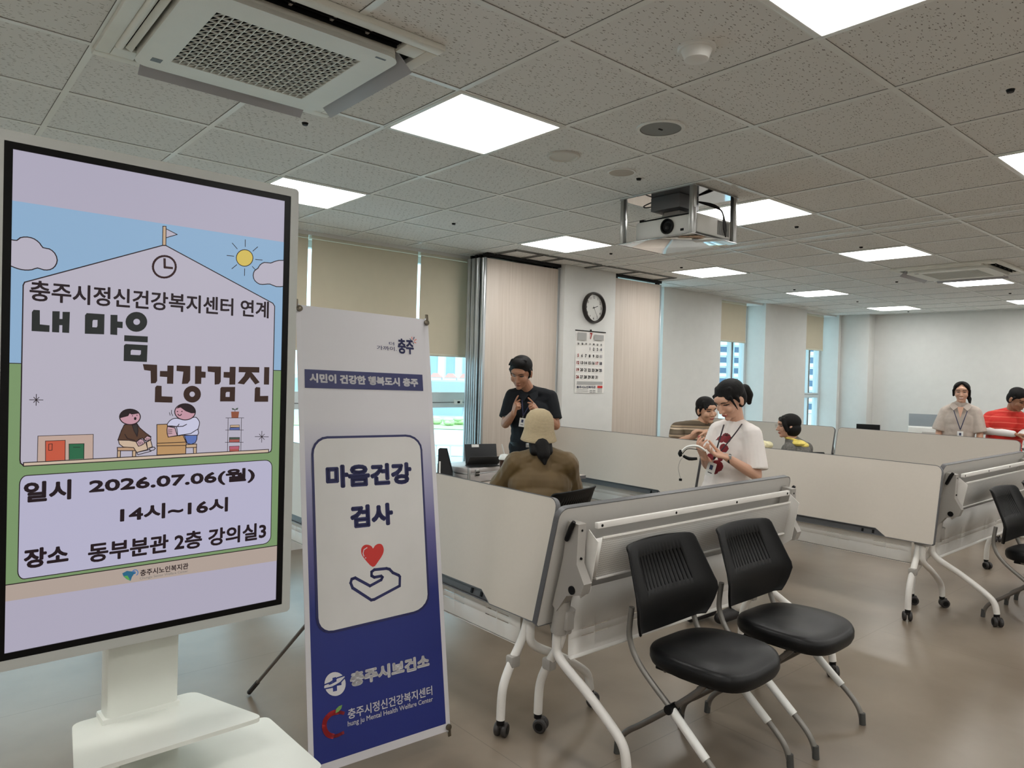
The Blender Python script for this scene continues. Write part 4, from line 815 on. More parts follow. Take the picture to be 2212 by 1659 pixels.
# generated coords need only z: keep whole extent
co = cl.obj('banner_cloth', bn, ang=60); co.matrix_local = BT
mat('bracket_metal', (92, 84, 72), .35, .7)
for sx in (-1, 1):
    for sz in (-1, 1):
        q = MB(); x, z = sx*(cw/2-.012), sz*(chh/2-.016)
        q.lathe([(.003, -.003), (.012, -.003), (.012, .003), (.005, .005)], 'bracket_metal', 16, T(x, -.008, z) @ RX(PI/2)); q.box((x+sx*.008, .002, z+sz*.022), (.014, .006, .034), 'bracket_metal', .002, None)
        q.obj('corner_clip', bn).matrix_local = BT
arm = MB(); c0 = Vector((0, .18, -.15))
for sx in (-1, 1):
    for sz in (-1, 1): arm.tube([(0, .035, -.1), (sx*(cw/2-.01), .004, sz*(chh/2+.004))], .005, 'alu', 8)
arm.box((0, .04, -.1), (.05, .05, .09), 'black_plastic', .01); ao = arm.obj('cross_frame', bn); ao.matrix_local = BT
MI = BT.inverted()
leg = MB()
for sx, sy_ in ((-.18, .78), (.26, .74)):
    p0 = Vector((0, .05, -.1)); p0 = BT @ p0; e1 = Vector((sx, sy_, -.906+.012)); leg.tube([p0, e1], .008, 'taupe', 8); d = (e1-p0).normalized(); leg.tube([e1-d*.09, e1], .011, 'black_rubber', 8)
leg.obj('rear_leg', bn)
# ================================================================== FOLDING TABLES
def xf(s0, s1, t): return s0*(1-t)+s1*t
LT = 1.78
pf = mat('perforated', (214, 212, 208), .35, .2); N, L, B = nodes(pf)
tc = N.new('ShaderNodeTexCoord'); mp = N.new('ShaderNodeMapping'); mp.inputs['Scale'].default_value = (110, 110, 110); L.new(tc.outputs['Object'], mp.inputs['Vector'])
fr_ = N.new('ShaderNodeVectorMath'); fr_.operation = 'FRACTION'; L.new(mp.outputs['Vector'], fr_.inputs[0])
sb = N.new('ShaderNodeVectorMath'); sb.operation = 'SUBTRACT'; sb.inputs[1].default_value = (.5, .5, .5); L.new(fr_.outputs[0], sb.inputs[0])
sp3 = N.new('ShaderNodeSeparateXYZ'); L.new(sb.outputs[0], sp3.inputs[0]); cm = N.new('ShaderNodeCombineXYZ'); L.new(sp3.outputs['X'], cm.inputs['X']); L.new(sp3.outputs['Z'], cm.inputs['Z'])
ln = N.new('ShaderNodeVectorMath'); ln.operation = 'LENGTH'; L.new(cm.outputs[0], ln.inputs[0]); lt = N.new('ShaderNodeMath'); lt.operation = 'LESS_THAN'; lt.inputs[1].default_value = .22; L.new(ln.outputs['Value'], lt.inputs[0])
mx = N.new('ShaderNodeMix'); mx.data_type = 'RGBA'; mx.inputs['A'].default_value = (*lin((212, 210, 206)), 1); mx.inputs['B'].default_value = (*lin((150, 148, 144)), 1); L.new(lt.outputs[0], mx.inputs['Factor']); L.new(mx.outputs['Result'], B.inputs['Base Color'])
def caster(parent, at, ang=0):
    x, y, _ = at; c = MB(); M = T(x, y, 0) @ RZ(ang)
    c.cyl((0, 0, .055), (0, 0, .085), .017, 'black_plastic', 12, M); c.box((0, .012, .05), (.02, .04, .026), 'caster_grey', .008, M)
    for s in (-1, 1):
        c.lathe([(.005, -.011), (.024, -.011), (.029, -.006), (.029, .006), (.024, .011), (.005, .011)], 'caster_grey', 24, M @ T(s*.016, .014, .0292) @ RY(PI/2))
        c.lathe([(.016, .0112), (.017, .0125)], 'black_plastic', 16, M @ T(s*.016, .014, .0292) @ RY(s*PI/2))
    return c.obj('caster', parent)
def sheet_with_slots(mb, x0, x1, P, holes, m, th=.002):
    """thin sheet: P=list of (y,z) profile points, holes=list of (x0,x1,row index)"""
    xs = sorted({x0, x1, *[h[0] for h in holes], *[h[1] for h in holes]})
    V = [(x, y, z) for y, z in P for x in xs]; n = len(xs); F = []
    for j in range(len(P)-1):
        for i in range(n-1):
            xm = (xs[i]+xs[i+1])/2
            if any(h[2] == j and h[0] < xm < h[1] for h in holes): continue
            F.append((j*n+i, j*n+i+1, (j+1)*n+i+1, (j+1)*n+i))
    mb.raw(V, F, m)
def make_table(L=LT, flat=False):
    """y grows towards the underside of the folded top; laminate faces -y"""
    r = thing('folding_table', 'x', 'table'); x1 = L/2
    if flat: PM = T(0, .06, .705) @ RX(0)
    else:
        a = math.atan2(.12, .495)
        PM = T(0, -.15, .49) @ RX(PI/2-a)   # plate local: x along, y up the plate, z -> towards laminate side
    if flat: hgt = .6; y0 = -.3
    else: hgt = .51; y0 = 0
    # outline with the cable notch in one long edge
    rr_ = .045; nx_ = x1-.36; P = []
    def arc(cx, cy_, a0):
        for k in range(6): t = math.radians(a0+18*k); P.append((cx+rr_*math.cos(t), cy_+rr_*math.sin(t)))
    arc(-x1+.012, y0+.012, 180) if False else P.extend([(-x1, y0+.01), (-x1+.01, y0)])
    P += [(-nx_-.07, y0), (-nx_, y0+.045), (nx_, y0+.045), (nx_+.07, y0)]
    P.extend([(x1-.01, y0), (x1, y0+.01)]); arc(x1-rr_, y0+hgt-rr_, 0); arc(-x1+rr_, y0+hgt-rr_, 90)
    tp = MB(); t0, t1 = (-.0125, .0125)
    tp.prism(P, t0, t1, 'laminate_back', PM, 'edge_grey', 'laminate')
    # band overlaps the faces a little, as a soft edge moulding
    n = len(P); cx, cy_ = 0, y0+hgt/2
    for zz, s in ((t1+.0004, 1), (t0-.0004, -1)):
        o = []; 
        for i in range(n):
            a, b, c = Vector(P[i-1]), Vector(P[i]), Vector(P[(i+1) % n]); nn = ((b-a).normalized()+(c-b).normalized()).normalized(); nn = Vector((-nn.y, nn.x)); o.append(b+nn*.004)
        tp.raw([(p[0], p[1], zz) for p in P]+[(p.x, p.y, zz) for p in o], [(i, (i+1) % n, n+(i+1) % n, n+i) for i in range(n)], 'edge_grey', PM)
    tp.obj('tabletop', r, ang=30)
    dk = MB(); dk.bb(-nx_-.08, nx_+.08, y0+.004, y0+.055, -.016, -.0135 if not flat else -.014, 'edge_grey', 0, PM); dk.bb(-nx_-.07, nx_+.07, y0+.002, y0+.006, -.016, .008, 'edge_grey', 0, PM)
    for s in (-1, 1):
        for k in (.02, .09): dk.bb(s*(nx_-k)-.006, s*(nx_-k)+.006, y0+.012, y0+.034, -.0135, -.008, 'black_plastic', 0, PM)
    dk.obj('cable_duct', r)
    if not flat:
        b = MB(); b.bb(-x1+.145, x1-.145, .032, .05, .90, .924, 'white_metal', .002)
        for k in range(4): xx = -x1+.17+(L-.34)*k/3; b.cyl((xx, .049, .911), (xx, .0515, .911), .006, 'black_plastic', 10)
        b.obj('support_rail', r)
        k = MB(); xa = x1-.16
        sheet_with_slots(k, -xa, xa, [(.05, .868), (.062, .868), (.062, .862), (.030, .702), (.012, .694)], [], 'perforated')
        k.bb(-xa, xa, .060, .065, .860, .870, 'white_metal', .001); k.bb(-xa, xa, .004, .036, .692, .700, 'white_metal', .002)
        for s in (-1, 1): k.raw([(s*xa, .062, .868), (s*xa, .030, .70), (s*(xa+.03), -.02, .74), (s*(xa+.03), -.02, .84)], [(0, 1, 2, 3)], 'white_metal')
        o = k.obj('book_rack', r); sd_ = o.modifiers.new('thick', 'SOLIDIFY'); sd_.thickness = .002
    mo = MB(); xa = x1-.15; ho = []
    rows = [(-.085, .62), (-.10, .50), (-.10, .447), (-.10, .442), (-.10, .417), (-.10, .412), (-.10, .345), (-.085, .338)]
    for s in (-1, 1):
        for c in (.18, .50):
            for q in (0, 1):
                for row in (2, 4): ho.append((*sorted((s*(c+q*.085), s*(c+q*.085+.078))), row))
    sheet_with_slots(mo, -xa, xa, rows, ho, 'white_metal'); mo.bb(-xa, xa, -.101, -.085, .336, .339, 'white_metal')
    o = mo.obj('modesty_panel', r); sd_ = o.modifiers.new('thick', 'SOLIDIFY'); sd_.thickness = .0015
    for s in (-1, 1):
        X = s*(x1-.10)
        A = [(X-s*.012, -.08, .52), (X-s*.012, -.115, .40), (X-s*.012, -.18, .295), (X-s*.012, -.222, .2), (X-s*.012, -.23, .075)]
        C = [(X+s*.016, -.085, .56), (X+s*.016, -.102, .43), (X+s*.016, -.08, .36), (X+s*.016, .07, .278), (X+s*.016, .21, .19), (X+s*.016, .262, .14), (X+s*.016, .278, .075)]
        for P_ in (A, C):
            l = MB().tube(P_, .0185, 'white_metal', 14, smooth=6).obj('leg', r)
            if P_ is A: MB().box((X-s*.012, -.17, .305), (.044, .05, .05), 'grey_plastic', .01).obj('clamp', l)
            caster(l, P_[-1], .5*s if P_ is A else -.9)
        h = MB(); h.tube([(X+s*.016, -.092, .465), (X+s*.016, -.072, .60)], [.033, .029], 'grey_plastic', 16); h.tube([(X-s*.012, -.085, .465), (X-s*.012, -.065, .56)], [.028, .028], 'grey_plastic', 14); h.bb(X-.022, X+.022, -.105, -.04, .48, .56, 'grey_plastic', .008)
        if flat: h.bb(X-.02, X+.02, -.15, .15, .66, .69, 'grey_plastic', .004); h.bb(X-.02, X+.02, -.13, -.06, .55, .68, 'grey_plastic', .01)
        h.obj('hinge_housing', r)
        if not flat:
            Xb = X+s*.028; pr = [(-.022, .93), (.035, .925), (.03, .77), (.072, .70), (.055, .655), (-.02, .635), (-.075, .56), (-.098, .58), (-.07, .68), (-.045, .78)]
            b = MB(); b.prism([(y, z) for y, z in pr], Xb-.022, Xb+.022, 'grey_plastic', Matrix(((0, 0, 1, 0), (1, 0, 0, 0), (0, 1, 0, 0), (0, 0, 0, 1))))
            b.cyl((Xb-.027, .01, .665), (Xb+.027, .01, .665), .017, 'black_plastic', 14)
            for zz in (.90, .79): b.cyl((Xb, .028, zz), (Xb, .036, zz), .005, 'black_plastic', 8)
            bo = b.obj('bracket', r)
            MB().tube([(X+s*.060, .02, .935), (X+s*.060, .005, .91), (X+s*.060, -.015, .865), (X+s*.060, -.02, .855)], [.008, .011, .010, .007], 'black_plastic', 10, smooth=3).tube([(X+s*.060, -.005, .89), (X+s*.035, -.005, .89)], .007, 'black_plastic', 8).obj('release_lever', bo)
            pw = MB(); pw.prism([(.035, .9), (.085, .86), (.05, .66), (.0, .62), (-.03, .66)], X-s*.010-.0015, X-s*.010+.0015, 'white_metal', Matrix(((0, 0, 1, 0), (1, 0, 0, 0), (0, 1, 0, 0), (0, 0, 0, 1)))); pw.obj('side_plate', r)
    return r
GT = 'white folding tables parked with their tops tipped up'
tb = make_table(); R90 = PI/2
# (centre x, centre y, rotation): laminate faces -y of the table's own frame
tb.location = (2.84, 1.95, 0); tb.rotation_euler = (0, 0, PI); tb['label'] = 'tipped-up folding table whose underside and book rack face the two front chairs'; tb['group'] = GT
def tab(X, Y, rz, lb): return dup(tb, (X, Y, 0), rz, lb, GT)
tab(2.13, 3.01, -R90, 'tipped-up folding table right behind the standing banner, smooth face forward')
tab(2.13, 4.82, -R90, 'tipped-up folding table seen only in the gap between display and banner')
tab(5.11, 2.55, -R90, 'tipped-up folding table at the right behind the person in the white T-shirt')
tab(5.11, 4.348, -R90, 'tipped-up folding table between the person in the dark shirt and the one in stripes')
tab(6.06, 1.667, PI, 'tipped-up folding table at the right edge showing its rack, behind the cropped chair')
tab(8.32, 2.93, -R90, 'tipped-up folding table in the far row in front of the smiling person')
tab(8.32, 4.745, -R90, 'tipped-up folding table in the far row behind the person in the yellow scarf')
wt = make_table(flat=True); wt.location = (3.25, 4.13, 0); wt['label'] = 'white table with its top laid flat under the silver case'
dup(wt, (6.62, 4.42, 0), 0, 'flat white table between the striped shirt and the yellow scarf')
dup(wt, (11.3, 4.1, 0), -R90, 'flat white table under the printer at the far wall')
dup(wt, (11.3, 2.28, 0), -R90, 'flat white table under the desk fan at the far wall')
# ================================================================== CHAIRS
def make_chair():
    r = thing('folding_chair', 'x', 'chair')
    # upholstered seat
    out = []
    for k in range(48):
        t = 2*PI*k/48; c, s = math.cos(t), math.sin(t); e_ = .62
        x = .235*(abs(c)**e_)*(1 if c > 0 else -1); y = .215*(abs(s)**e_)*(1 if s > 0 else -1)
        x *= (1.0-.10*(y/.215)) if y > 0 else 1.0; out.append((x, y-.035))
    q = MB(); L_ = [(.80, .392), (.97, .398), (1.0, .415), (1.0, .438), (.975, .453), (.90, .460), (.6, .462), (.25, .458)]
    V = []; F = []
    for k_, z in L_:
        for x, y in out: yy = (y+.035)*k_-.035; V.append((x*k_, yy, z-.018*max(0, -(yy+.1)/.15)**2-.006*(1-(x/.235)**2)*(z > .45)))
    n = 48
    for j in range(len(L_)-1):
        for i in range(n): F.append((j*n+i, j*n+(i+1) % n, (j+1)*n+(i+1) % n, (j+1)*n+i))
    F.append(tuple(range(n))[::-1]); F.append(tuple((len(L_)-1)*n+i for i in range(n)))
    q.raw(V, F, 'leatherette'); q.obj('seat', r, ang=60)
    # moulded backrest with vertical slots
    S = [(-.144+.024*k) for k in range(13)]; xs = [-1, -.985, -.95, -.88, -.8]
    us = sorted(set([round(v, 4) for v in [-1, -.98, -.94, -.86, -.76, -.66, .66, .76, .86, .94, .98, 1]]+[round(v, 4) for s in S for v in ((s-.0042)/.25, (s+.0042)/.25)]))
    prof = [(0, .500, .190, .225), (.03, .504, .190, .232), (.10, .525, .184, .246), (.25, .56, .176, .264), (.42, .605, .168, .278), (.50, .632, .174, .276), (.56, .655, .184, .268), (.86, .775, .240, .240), (.95, .812, .257, .232), (.985, .825, .265, .230), (1, .829, .270, .228)]
    V = []; F = []; nu = len(us); slot = set()
    for j, (v, z, y, hw) in enumerate(prof):
        for u in us:
            au = abs(u); V.append((u*hw, y-.035*au**2.2-(.012*max(0, au-.9)/.1), z-(.018*(1-u*u) if j < 2 else 0)+(.004*(1-u*u) if j > 8 else 0)-(.006*max(0, au-.96)/.04 if j >= 9 else 0)))
    for j in range(len(prof)-1):
        for i in range(nu-1):
            um = (us[i]+us[i+1])/2*.25
            if j == 6 and any(abs(um-s) < .004 for s in S): continue
            F.append((j*nu+i, j*nu+i+1, (j+1)*nu+i+1, (j+1)*nu+i))
    bk = MB().raw(V, F, 'black_plastic').obj('backrest', r, ang=50); so_ = bk.modifiers.new('thick', 'SOLIDIFY'); so_.thickness = .009; so_.offset = 0
    for s in (-1, 1):
        X = s*.222
        f = MB(); f.tube([(X, .195, .60), (X, .205, .50), (X, .190, .445), (X, .165, .405), (X, .11, .352), (X, .0, .27), (X, -.12, .172), (X, -.20, .105), (X, -.235, .06), (X, -.25, .006)], .0115, 'chair_grey', 12, smooth=5)
        lf_ = f.obj('front_leg', r)
        MB().tube([(X, -.005, .266), (X, -.155, .142)], .0165, 'white_plastic', 14).obj('sleeve', lf_)
        MB().tube([(X, -.247, .05), (X, -.251, 0)], .0135, 'foot_grey', 12).obj('foot', lf_)
        X2 = s*.198
        g = MB(); g.tube([(X2, -.13, .40), (X2, -.09, .355), (X2, .0, .272), (X2, .14, .155), (X2+s*.012, .21, .10), (X2+s*.02, .238, .06), (X2+s*.022, .25, .006)], .0115, 'taupe', 12, smooth=5)
        lg = g.obj('rear_leg', r); MB().tube([(X2+s*.0215, .247, .05), (X2+s*.022, .25, 0)], .0135, 'foot_grey', 12).obj('foot', lg)
        MB().cyl((s*.19, 0, .27), (s*.245, 0, .27), .017, 'black_plastic', 16).obj('pivot_knob', r)
    MB().tube([(-.198, -.10, .372), (.198, -.10, .372)], .010, 'taupe', 10).tube([(-.198, .05, .392), (.198, .05, .392)], .010, 'taupe', 10).bb(-.19, .19, -.14, .1, .380, .395, 'black_plastic', .004).obj('seat_frame', r)
    return r
GC = 'black folding chairs with grey tube legs'
chr_ = make_chair(); chr_.location = (2.42, 1.61, 0); chr_.rotation_euler = (0, 0, .03); chr_['label'] = 'black folding chair nearest the camera, left one of the front pair'; chr_['group'] = GC
def chair(x, y, rz, lb): return dup(chr_, (x, y, 0), rz, lb, GC)
chair(3.01, 1.59, .02, 'black folding chair right of the nearest one, in front of the tipped-up table')
chair(5.60, 1.245, -.03, 'black folding chair cropped by the right edge, nearer of those there')
chair(6.24, 1.23, 0, 'black folding chair at the right edge, only its feet showing beyond the cropped chair')
chair(3.00, 3.17, PI+.2, 'black folding chair the person in the knitted hat sits on')
chair(5.66, 3.86, -R90, 'black folding chair under the person in the striped shirt, hidden by the tables')
chair(6.72, 3.56, R90+.9, 'black folding chair under the person in the yellow scarf, hidden by the tables')
chair(9.15, 1.72, -.9, 'black folding chair beyond the far table row at the right edge')
# ================================================================== PEOPLE
mat('skin_a', (190, 148, 122), .55, noise=(14, .06)); mat('skin_b', (202, 158, 134), .5, noise=(14, .05)); mat('skin_tan', (158, 112, 86), .55, noise=(14, .06))
mat('lips', (176, 96, 88), .5); mat('lips_dark', (138, 84, 70), .5); mat('eye_dark', (34, 24, 22), .3); mat('hair_black', (12, 10, 10), .72, bump=(130, .7), spec=.25); mat('brow', (52, 38, 32), .7)
from mathutils import noise as MN
def remesh(mb, name, parent, voxel, smooth=4, matfn=None, mats=None, wr=None):
    me = bpy.data.meshes.new(name); me.from_pydata(mb.v, [], mb.f); me.update()
    o = bpy.data.objects.new(name, me); COL.objects.link(o)
    r = o.modifiers.new('r', 'REMESH'); r.mode = 'VOXEL'; r.voxel_size = voxel; r.adaptivity = 0
    if smooth: s = o.modifiers.new('s', 'SMOOTH'); s.factor = .5; s.iterations = smooth
    dg = bpy.context.evaluated_depsgraph_get(); m2 = bpy.data.meshes.new_from_object(o.evaluated_get(dg)); m2.name = name
    o.modifiers.clear(); o.data = m2; bpy.data.meshes.remove(me)
    if wr:
        m2.update(); A = [v.normal.copy() for v in m2.vertices]
        for v, nn in zip(m2.vertices, A):
            c = v.co; v.co = c+nn*(wr*(MN.noise(Vector((c.x*9+3, c.y*9, c.z*4.5)))+.55*MN.noise(Vector((c.x*22, c.y*22+5, c.z*9)))-.1))
    m2.materials.clear()
    for m in (mats or mb.mats): m2.materials.append(MATS[m] if isinstance(m, str) else m)
    n = len(m2.polygons); m2.polygons.foreach_set('use_smooth', [True]*n)
    if matfn: m2.polygons.foreach_set('material_index', [matfn(p.center) for p in m2.polygons])
    else: m2.polygons.foreach_set('material_index', [0]*n)
    if parent is not None: o.parent = parent
    return o
def cap(mb, a, b, ra, rb, m, n=14, M=None):
    """closed rounded cone"""
    a, b = Vector(a), Vector(b); d = (b-a)
    if d.length < 1e-5: d = Vector((0, 0, 1e-4))
    d.normalize(); P = []; R = []
    for k in range(5): t = PI/2*(k/4.); P.append(a-d*ra*math.cos(t)); R.append(max(.0004, ra*math.sin(t)))
    for k in range(1, 5): t = PI/2*(1-k/4.); P.append(b+d*rb*math.cos(t)); R.append(max(.0004, rb*math.sin(t)))
    P.insert(5, b); R.insert(5, rb)
    mb.tube(P, R, m, n, M); return mb
def chain(mb, P, R, m, M=None, n=12):
    for i in range(len(P)-1): cap(mb, P[i], P[i+1], R[i], R[i+1], m, n, M)
def EUL(yaw=0, pitch=0, roll=0): return RZ(yaw) @ RX(pitch) @ RY(roll)
def hand(mb, wrist, direction, palm, side, m, s=1.0, curls=(.4,.4,.4,.4), thumb=.3, spread=1.0, thumb_curl=.4):
    """wrist point, finger direction, palm normal (palm looks along it); side +1 = thumb on +x of the hand frame"""
    y = Vector(direction).normalized(); z = Vector(palm); z = (z-y*z.dot(y)).normalized(); x = y.cross(z)*side
    M = Matrix(((x.x, y.x, z.x, wrist[0]), (x.y, y.y, z.y, wrist[1]), (x.z, y.z, z.z, wrist[2]), (0, 0, 0, 1))) @ SCL(s, s, s)
    for k, px in enumerate((-.028, -.010, .009, .027)): cap(mb, (px*.75, .0, 0), (px, .078, 0), .014, .0125, m, 10, M)
    L = (.062, .074, .079, .070); bases = ((-.031, .078), (-.0105, .085), (.0105, .085), (.031, .080))  # pinky .. index
    for k in range(4):
        bx, by = bases[k]; c = curls[k]; p = Vector((bx, by, 0)); a = 0; pts = [p.copy()]
        for seg, f in ((.45, .9), (.30, 1.1), (.25, .7)):
            a += c*f; p = p+Vector((bx*.25*(spread-.6)*seg, math.cos(a)*L[k]*seg, math.sin(a)*L[k]*seg)); pts.append(p.copy())
        chain(mb, pts, [.0088, .0082, .0078, .0068], m, M, 9)
    p = Vector((.026, .02, .004)); a = thumb; pts = [p.copy()]
    for seg in (.040, .030, .024):
        p = p+Vector((math.cos(a)*.75*seg, math.sin(a)*.6*seg+.5*seg, math.sin(a)*seg*.8)); a += thumb_curl; pts.append(p.copy())
    chain(mb, pts, [.014, .0105, .0098, .008], m, M, 9)
def head_prims(mb, H, m, s=1.0, fem=0, nose=1):
    H = H @ SCL(s, s, s)
    e = lambda c, r: mb.ell(c, r, m, H, 20)
    e((0, .014, .028), (.077, .096, .086)); e((0, -.024, -.028), (.062-.004*fem, .067, .078)); e((0, -.064, -.094), (.024-.004*fem, .022, .018)); e((0, -.03, -.075), (.045-.005*fem, .05, .035))
    for q in (-1, 1): e((q*.036, -.058, -.028), (.027, .026, .028)); e((q*.078, .012, -.012), (.009, .018, .030)); e((q*.082, .018, -.006), (.006, .014, .022))
    e((0, -.072, .034), (.054, .026, .030))
    cap(mb, (0, -.088, .006), (0, -.108*nose, -.032), .008, .012, m, 10, H)
    for q in (-1, 1): cap(mb, (q*.009, -.098, -.036), (q*.009, -.094, -.036), .008, .008, m, 8, H)
    e((0, -.089, -.059), (.020, .009, .006)); e((0, -.087, -.068), (.018, .009, .006))
def face_mat(H, s, idx):
    Hi = (H @ SCL(s, s, s)).inverted(); sk, lip, eye, brow = idx
    def f(c):
        p = Hi @ c
        if p.y < -.045 and abs(p.z) < .11:
            x = abs(p.x)
            if ((x-.030)/.0155)**2+((p.z-.004+.1*(x-.03))/.0052)**2 < 1: return eye
            if ((x-.031)/.021)**2+((p.z-.0275+8*(x-.033)**2)/.0042)**2 < 1: return brow
            if (p.x/.022)**2+((p.z+.0635)/.0075)**2 < 1 and p.y < -.07: return lip
        return sk
    return f
def torso(mb, m, J, k=1.0, grow=0.0, sleeves=(), belly=0.0, bottom=.0, hw=.17):
    """J: dict with P(pelvis) C(chest) N(neck base) yaw; LS/RS shoulders"""
    P, C, N_ = Vector(J['P']), Vector(J['C']), Vector(J['N']); yw = J.get('yaw', 0)
    d = (C-P).normalized(); q = Vector((0, 0, 1)).rotation_difference(d).to_matrix().to_4x4()
    g = grow
    for t, (rx, ry, rz_) in ((0.0, (hw*.98, .12, .10)), (.25, (hw*.90, .115+belly*.5, .12)), (.5, (hw*.88, .112+belly, .12)), (.75, (hw*.95, .115+belly*.5, .12)), (1.0, (hw, .112, .13))):
        c = P.lerp(C, t); mb.ell((0, 0, 0), (rx+g, ry+g, rz_+g), m, T(*c) @ q @ RZ(yw), 24)
    if bottom: c = P-d*bottom; cap(mb, P, c, hw*.7+g, hw*.7+g, m); mb.ell((0, 0, 0), (hw+g*1.3, .12+g*1.3, .07), m, T(*c) @ q @ RZ(yw), 24)
    LS, RS = Vector(J['LS']), Vector(J['RS'])
    for S_ in (LS, RS):
        cap(mb, C.lerp(N_, .35), S_, .070+g, .046+g, m); cap(mb, N_+Vector((0, 0, -.02)), S_, .042+g, .046+g, m)
    cap(mb, C.lerp(N_, .2), N_+Vector((0, 0, -.03)), .09+g, .055+g, m)
def person(name_label, loc, rz, J, skin, lips, hs, hair, cloth, voxel=.0045, extra=None, fem=0, seated=False, group=None):
    r = thing('person', name_label, 'person', loc, rz, group)
    H = T(*J['H']) @ EUL(*J['Hr'])
    b = MB(); head_prims(b, H, skin, hs, fem)
    N_ = Vector(J['N']); hb = H @ Vector((0, .018*hs, -.06*hs))
    cap(b, N_+Vector((0, 0, -.03)), hb, .056-.008*fem, .052-.008*fem, skin)
    torso(b, skin, J, grow=-.015, hw=J.get('hw', .17))
    for S_, E_, W_, hd in ((J['LS'], J['LE'], J['LW'], J.get('LH')), (J['RS'], J['RE'], J['RW'], J.get('RH'))):
        a = J.get('arm', 1.0); chain(b, [S_, E_], [.045*a, .036*a], skin); m_ = Vector(E_).lerp(Vector(W_), .3); chain(b, [E_, m_, W_], [.035*a, .037*a, .024*a], skin)
        if hd: hand(b, W_, *hd[:-1], skin, J.get('hand', 1.0), **hd[-1])
    P = Vector(J['P']); yw = J.get('yaw', 0); hx = Vector((math.cos(yw)*.09, math.sin(yw)*.09, 0))
    for q, kn, an in ((-1, J['LK'], J['LA']), (1, J['RK'], J['RA'])):
        hp = P+hx*q+Vector((0, 0, -.04)); chain(b, [hp, kn, an], [.075, .05, .035], skin); f = Vector(J.get('foot', (0, -1, 0))); cap(b, Vector(an)+Vector((0, 0, -.035)), Vector(an)+f*.13+Vector((0, 0, -.045)), .036, .03, skin)
    fm = face_mat(H, hs, (0, 1, 2, 3))
    remesh(b, 'body', r, voxel, 5, fm, [skin, lips, 'eye_dark', 'brow'])
    h = MB(); hair(h, H @ SCL(hs, hs, hs)); remesh(h, 'hair', r, .005, 3, None, ['hair_black'])
    # trousers, shoes
    t = MB(); tr = cloth['trousers']
    t.ell((0, 0, 0), (J.get('hw', .17)+.004, .128, .12), tr, T(*P) @ RZ(yw), 20)
    for q, kn, an in ((-1, J['LK'], J['LA']), (1, J['RK'], J['RA'])):
        hp = P+hx*q+Vector((0, 0, -.03)); chain(t, [hp, kn, Vector(an)+Vector((0, 0, .01))], [.095, .066, .052], tr)
    remesh(t, 'trousers', r, .008, 4, None, [tr])
    s = MB(); f = Vector(J.get('foot', (0, -1, 0)))
    for an in (J['LA'], J['RA']): cap(s, Vector(an)+Vector((0, 0, -.03)), Vector(an)+f*.15+Vector((0, 0, -.045)), .044, .036, 'black_plastic')
    for i, an in enumerate((J['LA'], J['RA'])):
        s = MB(); cap(s, Vector(an)+Vector((0, 0, -.03))-f*.03, Vector(an)+f*.15+Vector((0, 0, -.045)), .044, .034, 'black_rubber'); s.v = [(x, y, max(z, .002)) for x, y, z in s.v]; s.obj('shoe', r)
    # shirt
    c = MB(); sm = cloth['shirt']; g = cloth.get('grow', .012)
    torso(c, sm, J, grow=g, belly=cloth.get('belly', .01), bottom=cloth.get('hem', .06), hw=J.get('hw', .17))
    for S_, E_, W_ in ((J['LS'], J['LE'], J['LW']), (J['RS'], J['RE'], J['RW'])):
        S_, E_, W_ = Vector(S_), Vector(E_), Vector(W_); k = cloth.get('sleeve', .75)
        if k <= 1: e = S_.lerp(E_, k); c.tube([S_, S_.lerp(e, .3), e], [.046+g, .052+g, .050+g*1.25], sm, 16); cap(c, S_, S_.lerp(e, .4), .048+g, .050+g, sm)
        else: chain(c, [S_, E_, E_.lerp(W_, k-1)], [.055+g, .045+g, .036+g], sm)
    so_ = remesh(c, 'shirt', r, cloth.get('voxel', .006), 9, cloth.get('fn') and cloth['fn'], cloth.get('mats') or [sm], wr=cloth.get('wr', .006))
    if extra: extra(r, H)
    return r
def hr_short(h, M):
    h.ell((0, .022, .050), (.086, .098, .078), 'hair_black', M, 24); h.ell((0, .050, .0), (.078, .068, .085), 'hair_black', M, 20)
    for q in (-1, 1): cap(h, (q*.075, -.015, .03), (q*.074, .0, -.012), .014, .008, 'hair_black', 8, M)
def fringe(h, M, z=.062, y=-.072, w=.05, drop=.03, n=7):
    for i in range(n): t = -1+2*i/(n-1); cap(h, (t*w, y+.03+.02*t*t, z+.022), (t*w*1.15, y-.012+.022*t*t, z-drop*(.7+.3*math.cos(i*2.1))), .017, .008, 'hair_black', 8, M)
def hr_part(h, M):   # side-swept man's hair
    hr_short(h, M); 
    h.ell((.0, -.034, .092), (.066, .050, .034), 'hair_black', M, 18)
    for i in range(7): t = -1+i/3; cap(h, (t*.05, -.03, .11), (t*.062-.012, -.074+.03*t*t, .088-.01*t*t), .016, .007, 'hair_black', 8, M)
def hr_fringe(h, M): hr_short(h, M); fringe(h, M, .058, -.078, .054, .034, 9)
def hr_pony(h, M):
    hr_short(h, M); h.ell((0, .06, .02), (.072, .06, .08), 'hair_black', M, 20); fringe(h, M, .066, -.074, .05, .048, 9)
    for q in (-1, 1): cap(h, (q*.066, -.055, .05), (q*.074, -.035, -.045), .011, .004, 'hair_black', 8, M)
    chain(h, [(0, .105, .01), (0, .150, -.005), (0, .162, -.05), (0, .150, -.10)], [.026, .036, .034, .016], 'hair_black', M)
